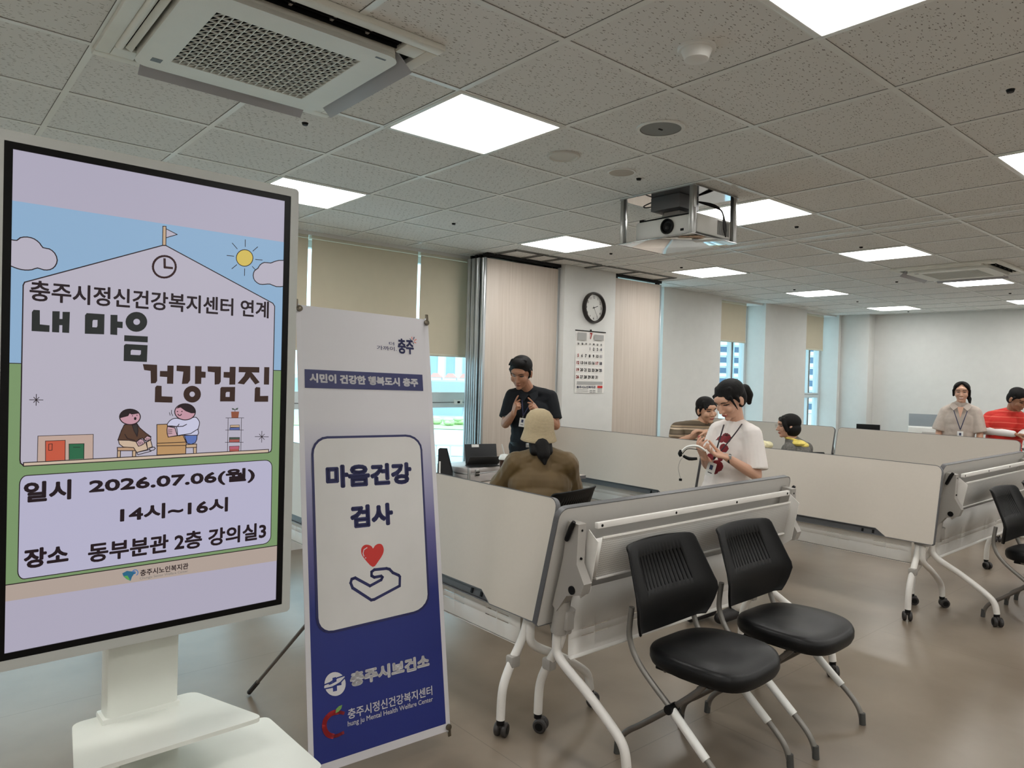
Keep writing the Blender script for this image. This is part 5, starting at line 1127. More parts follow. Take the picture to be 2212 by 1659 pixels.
def hr_center(h, M):
    h.ell((0, .028, .040), (.084, .094, .080), 'hair_black', M, 24)
    for q in (-1, 1): chain(h, [(q*.006, -.052, .108), (q*.05, -.062, .072), (q*.076, -.03, .02), (q*.076, .01, -.04)], [.012, .017, .014, .012], 'hair_black', M)
    chain(h, [(.04, .09, -.02), (.075, .07, -.08), (.08, .03, -.12)], [.03, .022, .012], 'hair_black', M)
def hr_bob(h, M):
    h.ell((0, .024, .042), (.094, .104, .086), 'hair_black', M, 24); h.ell((0, .035, -.025), (.093, .088, .085), 'hair_black', M, 22)
    for q in (-1, 1): chain(h, [(q*.062, -.055, .07), (q*.078, -.05, .02), (q*.080, -.03, -.04)], [.024, .022, .016], 'hair_black', M)
    fringe(h, M, .07, -.075, .05, .03, 7)
# --- badge and lanyard
mat('badge_white', (226, 226, 224), .3); mat('strap_navy', (40, 44, 78), .6); mat('strap_dark', (34, 24, 34), .6)
def lanyard(r, a, b, tip, strap, badge=(.05, .078), yaw=0, tilt=0, bow=.055):
    MB().tube([a, Vector(a).lerp(Vector(tip), .22)+Vector((0, -bow, 0)), Vector(a).lerp(Vector(tip), .6)+Vector((0, -bow*.8, 0)), tip], .0045, strap, 6, smooth=4, flat=.35).tube([b, Vector(b).lerp(Vector(tip), .22)+Vector((0, -bow, 0)), Vector(b).lerp(Vector(tip), .6)+Vector((0, -bow*.8, 0)), tip], .0045, strap, 6, smooth=4, flat=.35).obj('lanyard', r)
    w, h = badge; q = MB(); M = T(*tip) @ RZ(yaw) @ RY(tilt) @ T(0, 0, -h/2-.018)
    q.box((0, 0, 0), (w, .004, h), 'badge_white', .0015, M); q.box((0, -.0025, .012), (w*.36, .001, h*.34), 'print_blue', 0, M); q.box((0, -.0025, -h*.26), (w*.5, .001, h*.06), 'print_black', 0, M); q.cyl((0, 0, h/2), (0, 0, h/2+.018), .003, 'steel', 8, M)
    q.obj('badge', r)
# --- man in the dark shirt, standing behind the flat table
mat('shirt_black', (24, 26, 30), .85, noise=(220, .3), bump=(300, .3), spec=.2); mat('trouser_black', (16, 17, 19), .85, spec=.2)
J = dict(H=(-.085, -.11, 1.515), Hr=(-.30, .42, .06), N=(-.005, .0, 1.38), C=(.01, 0, 1.16), P=(.015, .02, .87), LS=(-.152, 0, 1.315), RS=(.178, .01, 1.305), LE=(-.205, -.07, 1.075), RE=(.225, -.05, 1.07), LW=(-.135, -.25, 1.175), RW=(.075, -.25, 1.185),
         LH=((.22, -.30, .85), (.75, .3, .0), 1, dict(curls=(1.5, 1.5, 1.45, .12), thumb=.2, thumb_curl=.9)), RH=((-.55, -.30, .72), (-.6, .35, -.5), -1, dict(curls=(1.5, 1.5, 1.45, .10), thumb=.2, thumb_curl=.9)),
         LK=(-.10, .0, .47), RK=(.12, .0, .47), LA=(-.11, .05, .085), RA=(.13, .05, .085), yaw=-.06, hw=.175, arm=1.12)
def man_extra(r, H):
    lanyard(r, (-.075, -.02, 1.36), (.06, -.02, 1.36), (-.055, -.155, 1.15), 'strap_navy', (.05, .075), 0, .12)
    c = MB()
    for q in (-1, 1): c.prism([(0, 0), (q*.085, .03), (q*.075, -.03), (q*.03, -.075)], -.004, .004, 'shirt_black', T(-.012, -.105, 1.33) @ RX(1.0) @ RZ(q*.15))
    c.obj('collar', r)
    MB().lathe([(.178, -.018), (.181, -.016), (.181, .016), (.178, .018)], 'black_plastic', 32, T(.015, .02, .90) @ SCL(1, .76, 1), cap=False).box((.0, -.128, .90), (.05, .01, .036), 'steel', .003).obj('belt', r)
    MB().tube([(-.21, -.165, 1.145), (-.19, -.19, 1.15)], .001, 'alu', 6).lathe([(.0095, -.003), (.0115, 0), (.0095, .003)], 'steel', 16, T(.035, -.29, 1.262) @ RY(.6), cap=False).obj('ring', r)
person('standing person in a dark short-sleeved shirt gesturing with both index fingers', (4.155, 4.60, 0), -.735, J, 'skin_tan', 'lips_dark', 1.12, hr_part, dict(shirt='shirt_black', trousers='trouser_black', sleeve=.80, grow=.018, hem=.0, belly=.02), voxel=.0038, extra=man_extra)
# --- person in the knitted hat, seated, seen from behind
mat('olive_cloth', (88, 68, 32), .65, noise=(5, .25), bump=(14, .5), sheen=.1); mat('trouser_beige', (120, 112, 100), .8)
kn = mat('knit', (196, 178, 146), .9, noise=(60, .12)); N, L, B = nodes(kn)
tc = N.new('ShaderNodeTexCoord'); wv = N.new('ShaderNodeTexWave'); wv.bands_direction = 'Z'; wv.inputs['Scale'].default_value = 62; wv.inputs['Distortion'].default_value = 1.5; wv.inputs['Detail Scale'].default_value = 8
L.new(tc.outputs['Object'], wv.inputs['Vector']); bp = N.new('ShaderNodeBump'); bp.inputs['Strength'].default_value = .8; bp.inputs['Distance'].default_value = .004; L.new(wv.outputs['Fac'], bp.inputs['Height']); L.new(bp.outputs['Normal'], B.inputs['Normal'])
J = dict(H=(.0, .02, 1.165), Hr=(PI+.15, .12, 0), N=(.03, -.02, 1.02), C=(.02, -.02, .80), P=(.02, -.06, .52), LS=(-.125, .0, .93), RS=(.180, -.01, .935), LE=(-.245, .10, .75), RE=(.225, .12, .74), LW=(-.235, .28, .85), RW=(.10, .34, .76),
         LH=((.25, .5, .7), (.8, .3, 0), -1, dict(curls=(.75, .75, .75, .7), thumb=.6, thumb_curl=.6)), RH=((-.5, .8, .0), (0, 0, -1), 1, dict(curls=(.2, .2, .2, .2))),
         LK=(-.10, .36, .50), RK=(.16, .36, .50), LA=(-.10, .36, .085), RA=(.16, .36, .085), foot=(0, 1, 0), yaw=PI, hw=.175, arm=.95)
def hr_tail(h, M):
    h.ell((0, .02, .0), (.080, .080, .085), 'hair_black', M, 20)
    chain(h, [(0, .035, -.05), (-.005, .080, -.115), (-.015, .108, -.17), (-.02, .125, -.225)], [.045, .052, .042, .012], 'hair_black', M); chain(h, [(.045, .035, -.06), (.04, .085, -.15)], [.030, .030], 'hair_black', M)
    chain(h, [(-.045, .035, -.06), (-.05, .085, -.15)], [.030, .028], 'hair_black', M)
def hat_extra(r, H):
    h = MB(); M = H @ T(0, .016, .008) @ RX(-.24) @ SCL(.95, .98, .98)
    prof = [(.001, .115), (.035, .112), (.065, .098), (.086, .072), (.096, .04), (.100, .0), (.101, -.02), (.108, -.045), (.118, -.075), (.122, -.088), (.119, -.090), (.112, -.07), (.10, -.03)]
    h.lathe(prof, 'knit', 48, M, cap=False); o = h.obj('knitted_hat', r, ang=80)
    s = MB(); s.tube([(.045, -.02, 1.03), (.06, .04, .99)], .006, 'badge_white', 6); 
person('seated person seen from behind in a cream knitted hat and olive-brown top', (3.08, 3.32, 0), -.748, J, 'skin_b', 'lips', 1.0, hr_tail, dict(shirt='olive_cloth', trousers='trouser_beige', sleeve=1.35, grow=.030, hem=.04, belly=.02, wr=.009, voxel=.005), voxel=.0042, extra=hat_extra, seated=True)
# --- woman in the white T-shirt with red fruit print
mat('tee_white', (226, 220, 216), .8, bump=(9, .5)); mat('fruit_red', (118, 26, 36), .8); mat('leaf_dark', (60, 44, 40), .8); mat('trouser_pale', (216, 212, 206), .8, bump=(12, .5))
J = dict(H=(-.03, -.03, 1.378), Hr=(-.72, .50, .0), N=(.02, .03, 1.24), C=(.0, .01, 1.05), P=(-.045, 0, .80), LS=(-.09, .085, 1.175), RS=(.105, -.075, 1.165), LE=(-.15, .02, .965), RE=(.135, -.13, .935), LW=(-.165, -.24, 1.035), RW=(-.04, -.275, 1.05),
         LH=((-.2, -.45, .55), (.5, .3, .5), 1, dict(curls=(.7, .65, .6, .5), thumb=.5, thumb_curl=.5)), RH=((-.85, -.35, .2), (-.1, -.2, .9), 1, dict(curls=(.45, .45, .45, .4), thumb=.6, thumb_curl=.5)),
         LK=(-.13, -.02, .44), RK=(.03, .03, .44), LA=(-.13, 0, .085), RA=(.04, .04, .085), foot=(-.6, -.8, 0), yaw=-.72, hw=.132, arm=.92, hand=.93)
FR = [(-.107, 1.15, .026), (-.075, 1.135, .02), (-.043, 1.145, .028), (-.055, 1.085, .026), (-.135, 1.02, .022), (-.075, 1.02, .016), (-.09, .975, .034), (-.105, .945, .022)]
def tee_fn(c):
    if c.y < .02:
        for x, z, rr_ in FR:
            if rr_ and (c.x-x)**2+(c.z-z)**2 < rr_*rr_ and c.y < -.02: return 1
    return 0
def woman_extra(r, H):
    lanyard(r, (-.06, -.06, 1.225), (.045, -.07, 1.235), (-.112, -.185, 1.02), 'strap_dark', (.055, .085), -.4, .25, .075)
    MB().lathe([(.026, -.006), (.0285, 0), (.026, .006)], 'black_rubber', 20, T(-.02, -.262, 1.04) @ RY(PI/2) @ RX(.3), cap=False).box((-.02, -.285, 1.052), (.022, .01, .026), 'steel', .004).obj('watch', r)
    q = MB()
    for i in range(4): q.tube([(-.043, -.147, 1.165), (-.043+.018*math.cos(i*.9+.2), -.149, 1.165+.018*abs(math.sin(i*.9+.2)))], [.003, .001], 'leaf_dark', 5)
    q.obj('shirt_print_leaves', r)
wp = person('standing person in a white T-shirt with red fruit print looking down at a headset', (3.93, 2.46, 0), -1.01, J, 'skin_b', 'lips', .98, hr_pony, dict(shirt='tee_white', trousers='trouser_pale', sleeve=.86, grow=.016, hem=-.0, belly=.005, wr=.007, voxel=.0042, mats=['tee_white', 'fruit_red'], fn=tee_fn), voxel=.0035, extra=woman_extra, fem=1)
# the headset she holds: white band, black pads, hanging cable
hd = thing('headset', 'white headset with black ear pad and hanging cable in a pair of hands', 'headset', (3.93, 2.46, 0), -1.01)
MB().tube([(-.155, -.33, 1.085), (-.20, -.34, 1.11), (-.255, -.345, 1.105), (-.29, -.345, 1.075)], [.011, .012, .011, .009], 'white_plastic', 10, smooth=6, flat=.6).obj('headband', hd)
MB().tube([(-.292, -.345, 1.082), (-.298, -.345, 1.062), (-.292, -.345, 1.045)], [.009, .013, .008], 'black_plastic', 10, smooth=3).tube([(-.28, -.345, 1.05), (-.245, -.345, 1.035), (-.20, -.34, 1.038)], [.008, .011, .008], 'black_plastic', 10, smooth=3).obj('ear_pad', hd)
MB().tube([(-.285, -.345, 1.06), (-.255, -.345, 1.092), (-.2, -.34, 1.09)], .0025, 'black_plastic', 6, smooth=5).obj('mic_boom', hd)
MB().tube([(-.23, -.345, 1.045), (-.285, -.345, 1.035), (-.305, -.345, .985), (-.298, -.345, .94), (-.291, -.345, .918)], .0022, 'grey_plastic', 6, smooth=5).box((-.291, -.345, .909), (.018, .012, .014), 'black_plastic', .003).obj('cable', hd)
# --- man in striped shirt
sm_ = mat('stripe_shirt', (120, 104, 84), .8); N, L, B = nodes(sm_)
tc = N.new('ShaderNodeTexCoord'); sx = N.new('ShaderNodeSeparateXYZ'); L.new(tc.outputs['Object'], sx.inputs[0])
ml = N.new('ShaderNodeMath'); ml.operation = 'MULTIPLY'; ml.inputs[1].default_value = 12; L.new(sx.outputs['Z'], ml.inputs[0]); fr_ = N.new('ShaderNodeMath'); fr_.operation = 'FRACT'; L.new(ml.outputs[0], fr_.inputs[0])
cr = N.new('ShaderNodeValToRGB'); cr.color_ramp.interpolation = 'CONSTANT'; e = cr.color_ramp.elements; e[0].position = 0; e[0].color = (*lin((92, 80, 62)), 1); e[1].position = .38; e[1].color = (*lin((186, 168, 146)), 1)
for p_, c_ in ((.55, (66, 54, 44)), (.62, (150, 132, 108)), (.82, (76, 64, 50))): q_ = e.new(p_); q_.color = (*lin(c_), 1)
L.new(fr_.outputs[0], cr.inputs['Fac']); L.new(cr.outputs['Color'], B.inputs['Base Color'])
J = dict(H=(.055, -.02, 1.215), Hr=(.62, .12, -.10), N=(.01, .02, 1.095), C=(-.03, .03, .93), P=(-.08, .05, .56), LS=(-.20, -.02, 1.03), RS=(.14, .06, 1.03), LE=(-.215, -.17, .90), RE=(.15, -.10, .92), LW=(-.0, -.25, 1.015), RW=(.05, -.26, 1.03),
         LH=((.95, -.1, .05), (0, 0, -1), -1, dict(curls=(.4, .4, .4, .3))), RH=((-.6, -.3, .1), (0, 0, -1), 1, dict(curls=(.5, .5, .5, .4))),
         LK=(-.14, -.28, .46), RK=(.06, -.28, .46), LA=(-.14, -.22, .085), RA=(.06, -.22, .085), yaw=.15, hw=.18)
person('seated person in a brown striped polo shirt leaning toward the right', (5.66, 3.90, 0), -.968, J, 'skin_a', 'lips', 1.0, hr_fringe, dict(shirt='stripe_shirt', trousers='trouser_black', sleeve=.85, grow=.02, hem=.0, belly=.02), voxel=.0048, seated=True)
# --- person in the yellow scarf
mat('marl_grey', (98, 96, 92), .9, noise=(55, .75)); mat('scarf_yellow', (226, 206, 108), .7, noise=(30, .3))
J = dict(H=(-.015, .0, 1.065), Hr=(-1.35, .05, 0), N=(.03, .03, .945), C=(.09, .04, .77), P=(.13, .05, .50), LS=(.0, -.10, .84), RS=(.15, .16, .84), LE=(-.04, -.14, .66), RE=(.1, .2, .66), LW=(-.2, -.1, .70), RW=(-.15, .15, .70),
         LK=(-.22, -.08, .47), RK=(-.22, .1, .47), LA=(-.2, -.08, .085), RA=(-.2, .1, .085), foot=(-1, 0, 0), yaw=-1.4, hw=.16)
def scarf_extra(r, H):
    s = MB(); s.tube([(.04+.070*math.cos(t*PI/8), .03+.075*math.sin(t*PI/8), .935-.018*math.cos(t*PI/8)) for t in range(17)], .021, 'scarf_yellow', 8, cap=False, flat=.7); s.ell((.07, .0, .905), (.085, .11, .035), 'scarf_yellow', T(0,0,0)); s.ell((.12, .02, .885), (.06, .09, .035), 'scarf_yellow'); s.obj('scarf', r)
    g = MB(); M = H
    for q in (-1, 1): g.tube([M @ Vector((q*.031+.02*math.cos(t), -.112, .004+.017*math.sin(t))) for t in [k*PI/8 for k in range(17)]], .0014, 'grey_plastic', 5, cap=False); g.tube([M @ Vector((q*.05, -.11, .01)), M @ Vector((q*.08, .01, .01))], .0014, 'grey_plastic', 5)
    g.obj('glasses', r)
person('seated person with black bob hair, yellow scarf and grey knit facing left', (6.60, 3.52, 0), -1.082, J, 'skin_b', 'lips', .98, hr_bob, dict(shirt='marl_grey', trousers='trouser_black', sleeve=1.7, grow=.018, hem=.0), voxel=.0055, extra=scarf_extra, seated=True)
# --- smiling person in beige shirt
mat('shirt_beige', (186, 174, 164), .8, noise=(26, .16)); mat('teeth', (236, 232, 226), .3)
J = dict(H=(.02, -.02, 1.435), Hr=(-.02, .08, 0), N=(.015, .02, 1.30), C=(0, .02, 1.10), P=(0, .03, .83), LS=(-.125, .02, 1.205), RS=(.155, .02, 1.205), LE=(-.185, .0, .98), RE=(.205, .0, .98), LW=(-.20, -.10, .78), RW=(.2, -.10, .78),
         LH=((0, -.4, -.9), (1, 0, 0), 1, dict(curls=(.5, .5, .4, .4))), RH=((0, -.4, -.9), (-1, 0, 0), -1, dict(curls=(.5, .5, .4, .4))),
         LK=(-.09, 0, .45), RK=(.1, 0, .45), LA=(-.09, .04, .085), RA=(.1, .04, .085), hw=.155, arm=.92)
def smile_extra(r, H):
    lanyard(r, (-.055, -.05, 1.25), (.085, -.05, 1.25), (.02, -.15, 1.02), 'strap_navy', (.056, .085))
    c = MB()
    for q in (-1, 1): c.prism([(0, 0), (q*.075, .035), (q*.085, -.02), (q*.03, -.06)], -.004, .004, 'shirt_beige', T(.015+q*.02, -.085, 1.27) @ RX(1.0) @ RZ(q*.3))
    c.obj('collar', r)
    MB().prism([(-.03, 0), (.03, 0), (.0, -.13)], 0, .003, 'skin_b', T(.015, -.128, 1.27) @ RX(1.25)).obj('neckline', r)
    MB().tube([H @ Vector((-.018, -.097, -.057)), H @ Vector((0, -.101, -.062)), H @ Vector((.018, -.097, -.057))], .0032, 'teeth', 6, smooth=4).obj('smile', r)
person('smiling standing person in a loose beige short-sleeved shirt with lanyard', (9.03, 2.82, 0), -1.27, J, 'skin_b', 'lips', 1.0, hr_center, dict(shirt='shirt_beige', trousers='trouser_beige', sleeve=.95, grow=.022, hem=.0), voxel=.005, extra=smile_extra, fem=1)
# --- person in red
rd = mat('shirt_red', (206, 46, 34), .75); N, L, B = nodes(rd)
tc = N.new('ShaderNodeTexCoord'); wv = N.new('ShaderNodeTexWave'); wv.bands_direction = 'Z'; wv.inputs['Scale'].default_value = 5.2; wv.inputs['Distortion'].default_value = 1.2; L.new(tc.outputs['Object'], wv.inputs['Vector'])
cr = N.new('ShaderNodeValToRGB'); e = cr.color_ramp.elements; e[0].position = .93; e[0].color = (*lin((204, 44, 34)), 1); e[1].position = 1; e[1].color = (*lin((226, 108, 92)), 1); L.new(wv.outputs['Fac'], cr.inputs['Fac']); L.new(cr.outputs['Color'], B.inputs['Base Color'])
mat('sleeve_white', (222, 218, 216), .8)
J = dict(H=(.125, -.12, 1.372), Hr=(.85, .50, .0), N=(.07, -.03, 1.25), C=(.03, 0, 1.08), P=(.0, .08, .80), LS=(-.12, .02, 1.16), RS=(.16, -.02, 1.16), LE=(-.18, -.06, 1.015), RE=(.22, -.10, 1.03), LW=(.11, -.17, 1.0), RW=(.16, -.20, 1.0),
         LH=((.95, -.1, -.1), (0, 0, -1), -1, dict(curls=(.3, .3, .3, .3))), RH=((.7, -.4, -.1), (0, 0, -1), 1, dict(curls=(.3, .3, .3, .3))),
         LK=(-.09, .02, .44), RK=(.1, .02, .44), LA=(-.09, .06, .085), RA=(.1, .06, .085), yaw=.35, hw=.17)
def red_extra(r, H):
    for a, b in (((-.175, -.055, 1.02), (.09, -.168, 1.0)), ((.215, -.10, 1.03), (.165, -.19, 1.0))):
        s = MB(); cap(s, a, b, .050, .036, 'sleeve_white'); s.obj('sleeve_cover', r, ang=60)
person('person in a red short-sleeved shirt with white arm covers leaning over the far tables', (9.28, 2.46, 0), -1.31, J, 'skin_tan', 'lips_dark', 1.0, hr_short, dict(shirt='shirt_red', trousers='trouser_black', sleeve=.9, grow=.024, hem=.0, belly=.02), voxel=.005, extra=red_extra)
# ================================================================== SMALL THINGS
cs_ = thing('aluminium_case', 'silver metal case lying on the flat table, tablet standing on it', 'case', (3.07, 4.02, .7185), .10)
mat('case_alu', (188, 184, 184), .35, .55, noise=(4, .08))
MB().box((.24, .17, .032), (.48, .34, .062), 'case_alu', .006).obj('bottom_shell', cs_); MB().box((.24, .17, .084), (.48, .34, .04), 'case_alu', .006).obj('lid', cs_)
for x in (0.004, .476):
    for y in (.004, .336): MB().box((x, y, .055), (.02, .02, .108), 'alu', .006).obj('corner_guard', cs_)
q = MB()
q.box((.24, -.001, .064), (.48, .006, .008), 'alu', .002).box((-.001, .17, .064), (.006, .34, .008), 'alu', .002); q.obj('seam_trim', cs_)
for x in (.075, .40): MB().box((x, -.004, .07), (.04, .010, .05), 'steel', .003).box((x, -.010, .075), (.034, .004, .01), 'black_plastic').box((x, -.010, .055), (.034, .004, .01), 'black_plastic').obj('latch', cs_)
tbk = thing('tablet', 'tablet in a black folding cover standing on the silver case', 'tablet', (3.12, 4.10, .8245), -.30)
mat('folio', (20, 22, 26), .6); mat('folio_grey', (50, 50, 50), .7)
MB().box((.125, .06, .083), (.25, .010, .175), 'folio', .004, T(0, -.052, 0) @ T(.0, .06, .0) @ RX(-.26) @ T(0, -.02, 0)).obj('cover', tbk)
MB().box((.125, 0, 0), (.25, .004, .085), 'folio_grey', .0015, T(0, .003, .043) @ RX(.75)).box((.125, .02, .003), (.25, .10, .004), 'folio', .001).obj('folded_flap', tbk)
MB().box((0, 0, 0), (.055, .002, .02), 'badge_white', 0, T(.05, .003, .15) @ RX(-.26) @ T(0, -.006, 0)).obj('label_sticker', tbk)
mf = thing('magazine_file', 'black magazine file beside the silver case, next to the banner edge', 'file box', (2.925, 4.165, .7185), -.72)
b = MB(); pr = [(0, 0), (.10, 0), (.10, .065), (.055, .235), (0, .235)]
PMx = Matrix(((1, 0, 0, 0), (0, 0, 1, 0), (0, 1, 0, 0), (0, 0, 0, 1)))
for y in (0, .09):
    b.prism([(x-.02, z) for x, z in pr], y, y+.003, 'folio', PMx)
b.bb(-.02, .08, 0, .09, 0, .003, 'folio').bb(-.02, -.017, 0, .09, 0, .235, 'folio').bb(.077, .08, 0, .09, 0, .065, 'folio'); b.obj('box', mf)
MB().bb(-.012, .0, -.002, -.001, .03, .15, 'badge_white').obj('label_slot', mf)
cup = thing('iced_drink', 'iced coffee cup with white lid and straw held by the seated person', 'cup', (3.125, 3.70, .835))
mat('coffee', (62, 38, 28), .3); mat('lid_clear', (222, 226, 224), .15)
MB().lathe([(.028, 0), (.038, .085), (.039, .087)], 'coffee', 24).obj('cup', cup); MB().lathe([(.041, .086), (.042, .092), (.04, .10), (.03, .118), (.012, .124)], 'lid_clear', 24).obj('lid', cup); MB().cyl((.0, 0, .11), (-.028, .0, .19), .0045, 'badge_white', 10).obj('straw', cup)
bg = MB(); 
for k in range(6): bg.ell((.045*k-.11+.01*math.sin(k*3), .03*math.cos(k*2), .05), (.05, .06, .045+.008*math.sin(k*5)), 'cream_cloth' if 'cream_cloth' in MATS else mat('cream_cloth', (222, 214, 176), .9, noise=(40, .25)))
bo = remesh(bg, 'cloth_bundle', None, .007, 3, None, ['cream_cloth']); bo.location = (7.38, 4.28, .725); tag(bo, 'pale flowered cloth bundle on the table beside the person in the yellow scarf', 'cloth')
pr_ = thing('printer', 'white printer with its lid open by the back wall', 'printer', (11.02, 3.86, .7185), -1.2)
mat('printer_grey', (120, 128, 134), .4)
MB().box((0, 0, .10), (.42, .36, .19), 'white_plastic', .015).box((0, -.182, .07), (.34, .01, .07), 'black_plastic', .004).obj('body', pr_)
MB().box((0, .0, 0), (.40, .22, .012), 'printer_grey', .004, T(0, .16, .27) @ RX(1.05)).obj('lid', pr_); MB().box((.02, 0, 0), (.24, .18, .008), 'grey_plastic', .003, T(.06, -.2, .11) @ RX(.7)).obj('paper_tray', pr_)
lp = thing('laptop', 'open black laptop near the printer, only its lid edge above the tables', 'laptop', (10.98, 4.62, .7185), -1.15)
MB().box((0, 0, .009), (.32, .22, .016), 'black_plastic', .004).obj('base', lp); MB().box((0, .10, .09), (.32, .008, .165), 'black_plastic', .003).obj('lid', lp)
fn = thing('desk_fan', 'round desk fan cut by the right edge of the photo', 'fan', (11.3, 2.66, .7185), -1.34)
mat('fan_cage', (150, 160, 166), .3, .4); mat('fan_blade', (176, 200, 214), .3)
MB().lathe([(.10, 0), (.10, .012), (.03, .03)], 'white_plastic', 24).cyl((0, 0, .02), (0, .03, .30), .014, 'white_plastic', 12).obj('stand', fn)
c = MB(); Z = .33; M = T(0, 0, Z)
for y, r0 in ((-.045, .15), (0, .172), (.045, .15)): c.tube([(r0*math.cos(t*PI/16), y, Z+r0*math.sin(t*PI/16)) for t in range(33)], .003, 'fan_cage', 6, cap=False)
for t in range(28):
    a = t*2*PI/28; c.tube([(.03*math.cos(a), -.055, Z+.03*math.sin(a)), (.15*math.cos(a), -.045, Z+.15*math.sin(a)), (.172*math.cos(a), 0, Z+.172*math.sin(a)), (.15*math.cos(a), .045, Z+.15*math.sin(a))], .0012, 'fan_cage', 4)
c.obj('cage', fn)
f = MB(); 
for k in range(4): a = k*PI/2; f.box((.075, 0, 0), (.11, .004, .08), 'fan_blade', .001, M @ RY(a) @ RX(.4))
f.cyl((0, -.05, Z), (0, .05, Z), .03, 'white_plastic', 16); f.obj('blades', fn)
# ================================================================== OUTDOORS
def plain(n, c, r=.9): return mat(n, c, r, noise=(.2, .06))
plain('out_ground', (176, 190, 192)); plain('out_road', (158, 178, 190)); plain('out_lawn', (178, 206, 150)); plain('out_paving', (204, 230, 228)); plain('out_white', (216, 226, 230)); plain('out_blue', (150, 176, 198)); plain('out_grey', (160, 178, 190)); plain('out_red', (214, 160, 152)); plain('out_window', (70, 100, 128), .5); plain('out_tree', (186, 208, 164)); plain('out_rail', (188, 200, 200))  # most tints paled so the colour itself carries the outdoor haze
GZ = -6.0
def slab(n, x0, x1, y0, y1, z0, z1, m, kind='structure'): return struct(n, MB().bb(x0, x1, y0, y1, z0, z1, m))
slab('ground', -300, 900, 12, 900, GZ-.5, GZ, 'out_ground')
def at(px, dep): t = (px-1106)/FPX; return Vector((dep*(sy+t*cy), dep*(cy-t*sy), 0))
def strip(n, d0, d1, z, m, w=.5, cx=970):
    a, b = at(cx, d0), at(cx, d1); ax = Vector((cy, -sy, 0)); q = MB()
    V = [a-ax*d1*w, a+ax*d1*w, b+ax*d1*w, b-ax*d1*w]; q.raw([(v.x, v.y, z-.05) for v in V]+[(v.x, v.y, z) for v in V], [(4, 5, 6, 7), (0, 1, 5, 4), (1, 2, 6, 5), (2, 3, 7, 6), (3, 0, 4, 7)], m); return struct(n, q)
strip('road', 30, 52, GZ+.06, 'out_road'); strip('pavement', 64, 92, GZ+.08, 'out_paving'); strip('lawn', 94, 112, GZ+.10, 'out_lawn')
for k in range(4): strip('road_marking', 34+k*4.5, 34.7+k*4.5, GZ+.12, 'out_white', .4)
rz_o = -yaw
# low planting: individual shrubs in the green strip
def shrub():
    q = MB()
    for k in range(7): q.ell((random.uniform(-.45, .45), random.uniform(-.3, .3), .6+random.uniform(0, .7)), (.5, .6, .65), 'out_tree', None, 8)
    return q.obj('shrub')
s0 = None
SH = ['farthest left pale green shrub in the sunny strip outside the left window', 'second pale green shrub from the left outside the left window', 'middle pale green shrub outside the left window', 'second pale green shrub from the right outside the left window', 'farthest right pale green shrub outside the left window']
for k in range(5):
    p = at(918+k*25, 100+(k % 2)*2)
    if s0 is None: s0 = shrub(); o = s0
    else: o = s0.copy(); COL.objects.link(o)
    o.location = (p.x, p.y, GZ+.1); o.rotation_euler = (0, 0, k*1.3); o.scale = (1.2, 1.2, .6); tag(o, SH[k], 'shrub', 'shrubs outside the left window')
# railing
rl = thing('railing', 'pale railing beside the road outside the left window', 'railing', tuple(at(975, 58)+Vector((0, 0, GZ+.06))), rz_o)
MB().bb(-9, 9, -.05, .05, 1.45, 1.6, 'out_rail').bb(-9, 9, -.04, .04, .15, .25, 'out_rail').obj('rail', rl)
post = MB().bb(-.06, .06, -.05, .05, 0, 1.5, 'out_rail').obj('post', rl); post.location = (-8, 0, 0)
for k in range(1, 15): o = post.copy(); COL.objects.link(o); o.location = (-8+k*1.15, 0, 0)
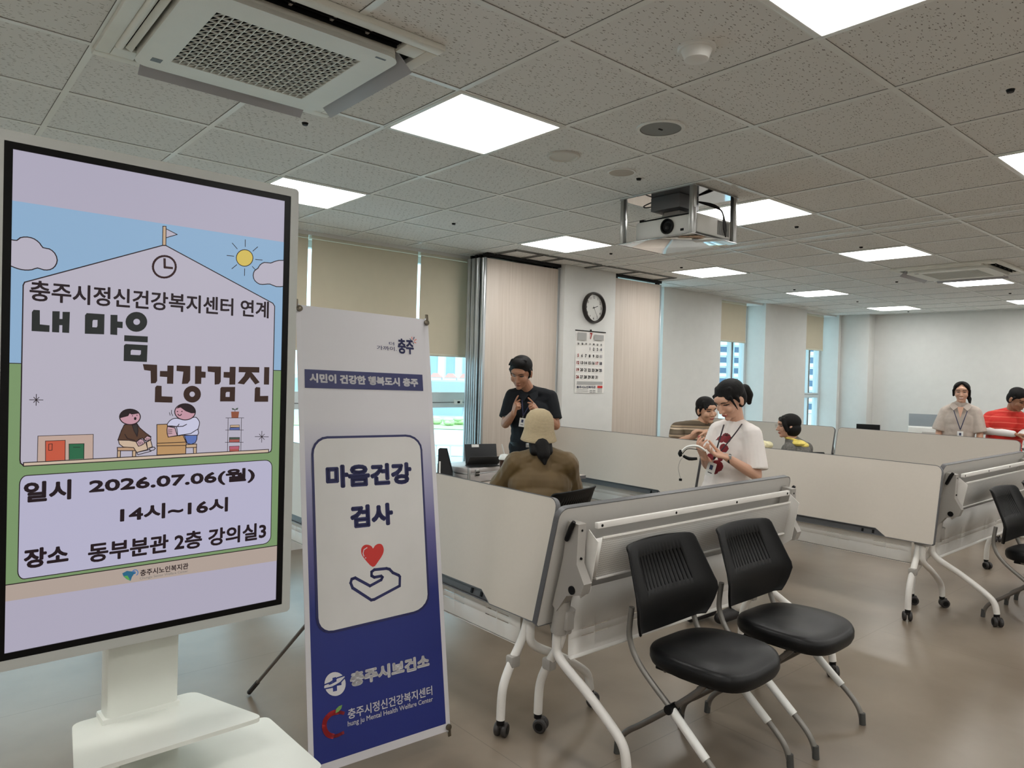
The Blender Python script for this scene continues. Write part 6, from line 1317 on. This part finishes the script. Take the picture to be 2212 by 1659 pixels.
# buildings
WIN = None
def building(name, label, px, dep, w, d, h, m, rows=0, cols=0, turn=0, stripe=None, roof=None, cat='building', group=None, z0=0):
    global WIN
    p = at(px, dep); r = thing(name, label, cat, (p.x, p.y, GZ), rz_o+turn, group)
    MB().bb(-w/2, w/2, 0, d, 0, h, m).obj('walls', r)
    if roof: MB().prism([(-w/2-.1, h), (w/2+.1, h), (w/2*.4, h+1.6), (-w/2*.4, h+1.6)], -.2, d, roof, PMx).obj('roof', r)
    if stripe: MB().bb(stripe[0], stripe[1], -.3, 0, 0, h, stripe[2]).obj('core_tower', r)
    fh = (h-z0)/max(rows, 1); cw_ = w/max(cols, 1)
    for i in range(rows):
        MB().bb(-w/2, w/2, -.25, 0, z0+i*fh+.1, z0+i*fh+.9, 'out_white').obj('balcony', r) if stripe is None or True else None
        for j in range(cols):
            if WIN is None: WIN = MB().bb(-.5, .5, -.12, 0, 0, 1, 'out_window').obj('window', r); o = WIN
            else: o = WIN.copy(); COL.objects.link(o); o.parent = r
            o.location = (-w/2+(j+.5)*cw_, 0, z0+i*fh+1.05); o.scale = (cw_*.62, 1, fh*.5)
    return r
building('apartment_tower', 'white apartment tower with dark stairwell seen through the third window', 1572, 187, 14, 14, 33, 'out_white', 12, 4, .12, (-.6, 1.4, 'out_blue'), None, z0=0)
building('apartment_tower', 'pale apartment tower seen through the last narrow window', 1748, 170, 12, 14, 33, 'out_white', 12, 3, .1, (4, 6, 'out_blue'), None, z0=0)
building('apartment_tower', 'distant blue-grey tower above the red roofs, leftmost in the window by the banner', 930, 500, 8, 8, 48, 'out_blue')
for i, (px, w) in enumerate(((950, 10), (966, 16), (986, 12), (1004, 16))): building('apartment_tower', ['narrow pale tower second from left on the skyline by the banner', 'wide blue-grey tower in the middle of the skyline by the banner', 'white tower right of the middle on the skyline by the banner', 'blue-grey tower beside the metal panel edges on the skyline'][i], px, 540+30*i, w*.6, 14, 50, ['out_white', 'out_blue', 'out_white', 'out_grey'][i])
for i, px in enumerate((940, 972, 1004)): building('low_house', ['left house with a pinkish roof beyond the warehouse outside', 'middle house with a pinkish roof beyond the warehouse outside', 'right house with a pinkish roof beyond the warehouse outside'][i], px, 262+i*1, 4.2, 6, 5.6, 'out_white', 0, 0, 0, None, 'out_red', 'house', 'houses with pinkish roofs outside')
building('warehouse', 'long flat grey warehouse across the road outside the left window', 968, 140, 60, 30, 5.7, 'out_grey', 0, 0, .05)
building('warehouse', 'lower blue-grey shed in front of the warehouse outside the left window', 938, 124, 10, 8, 3.6, 'out_blue', 0, 0, .05)
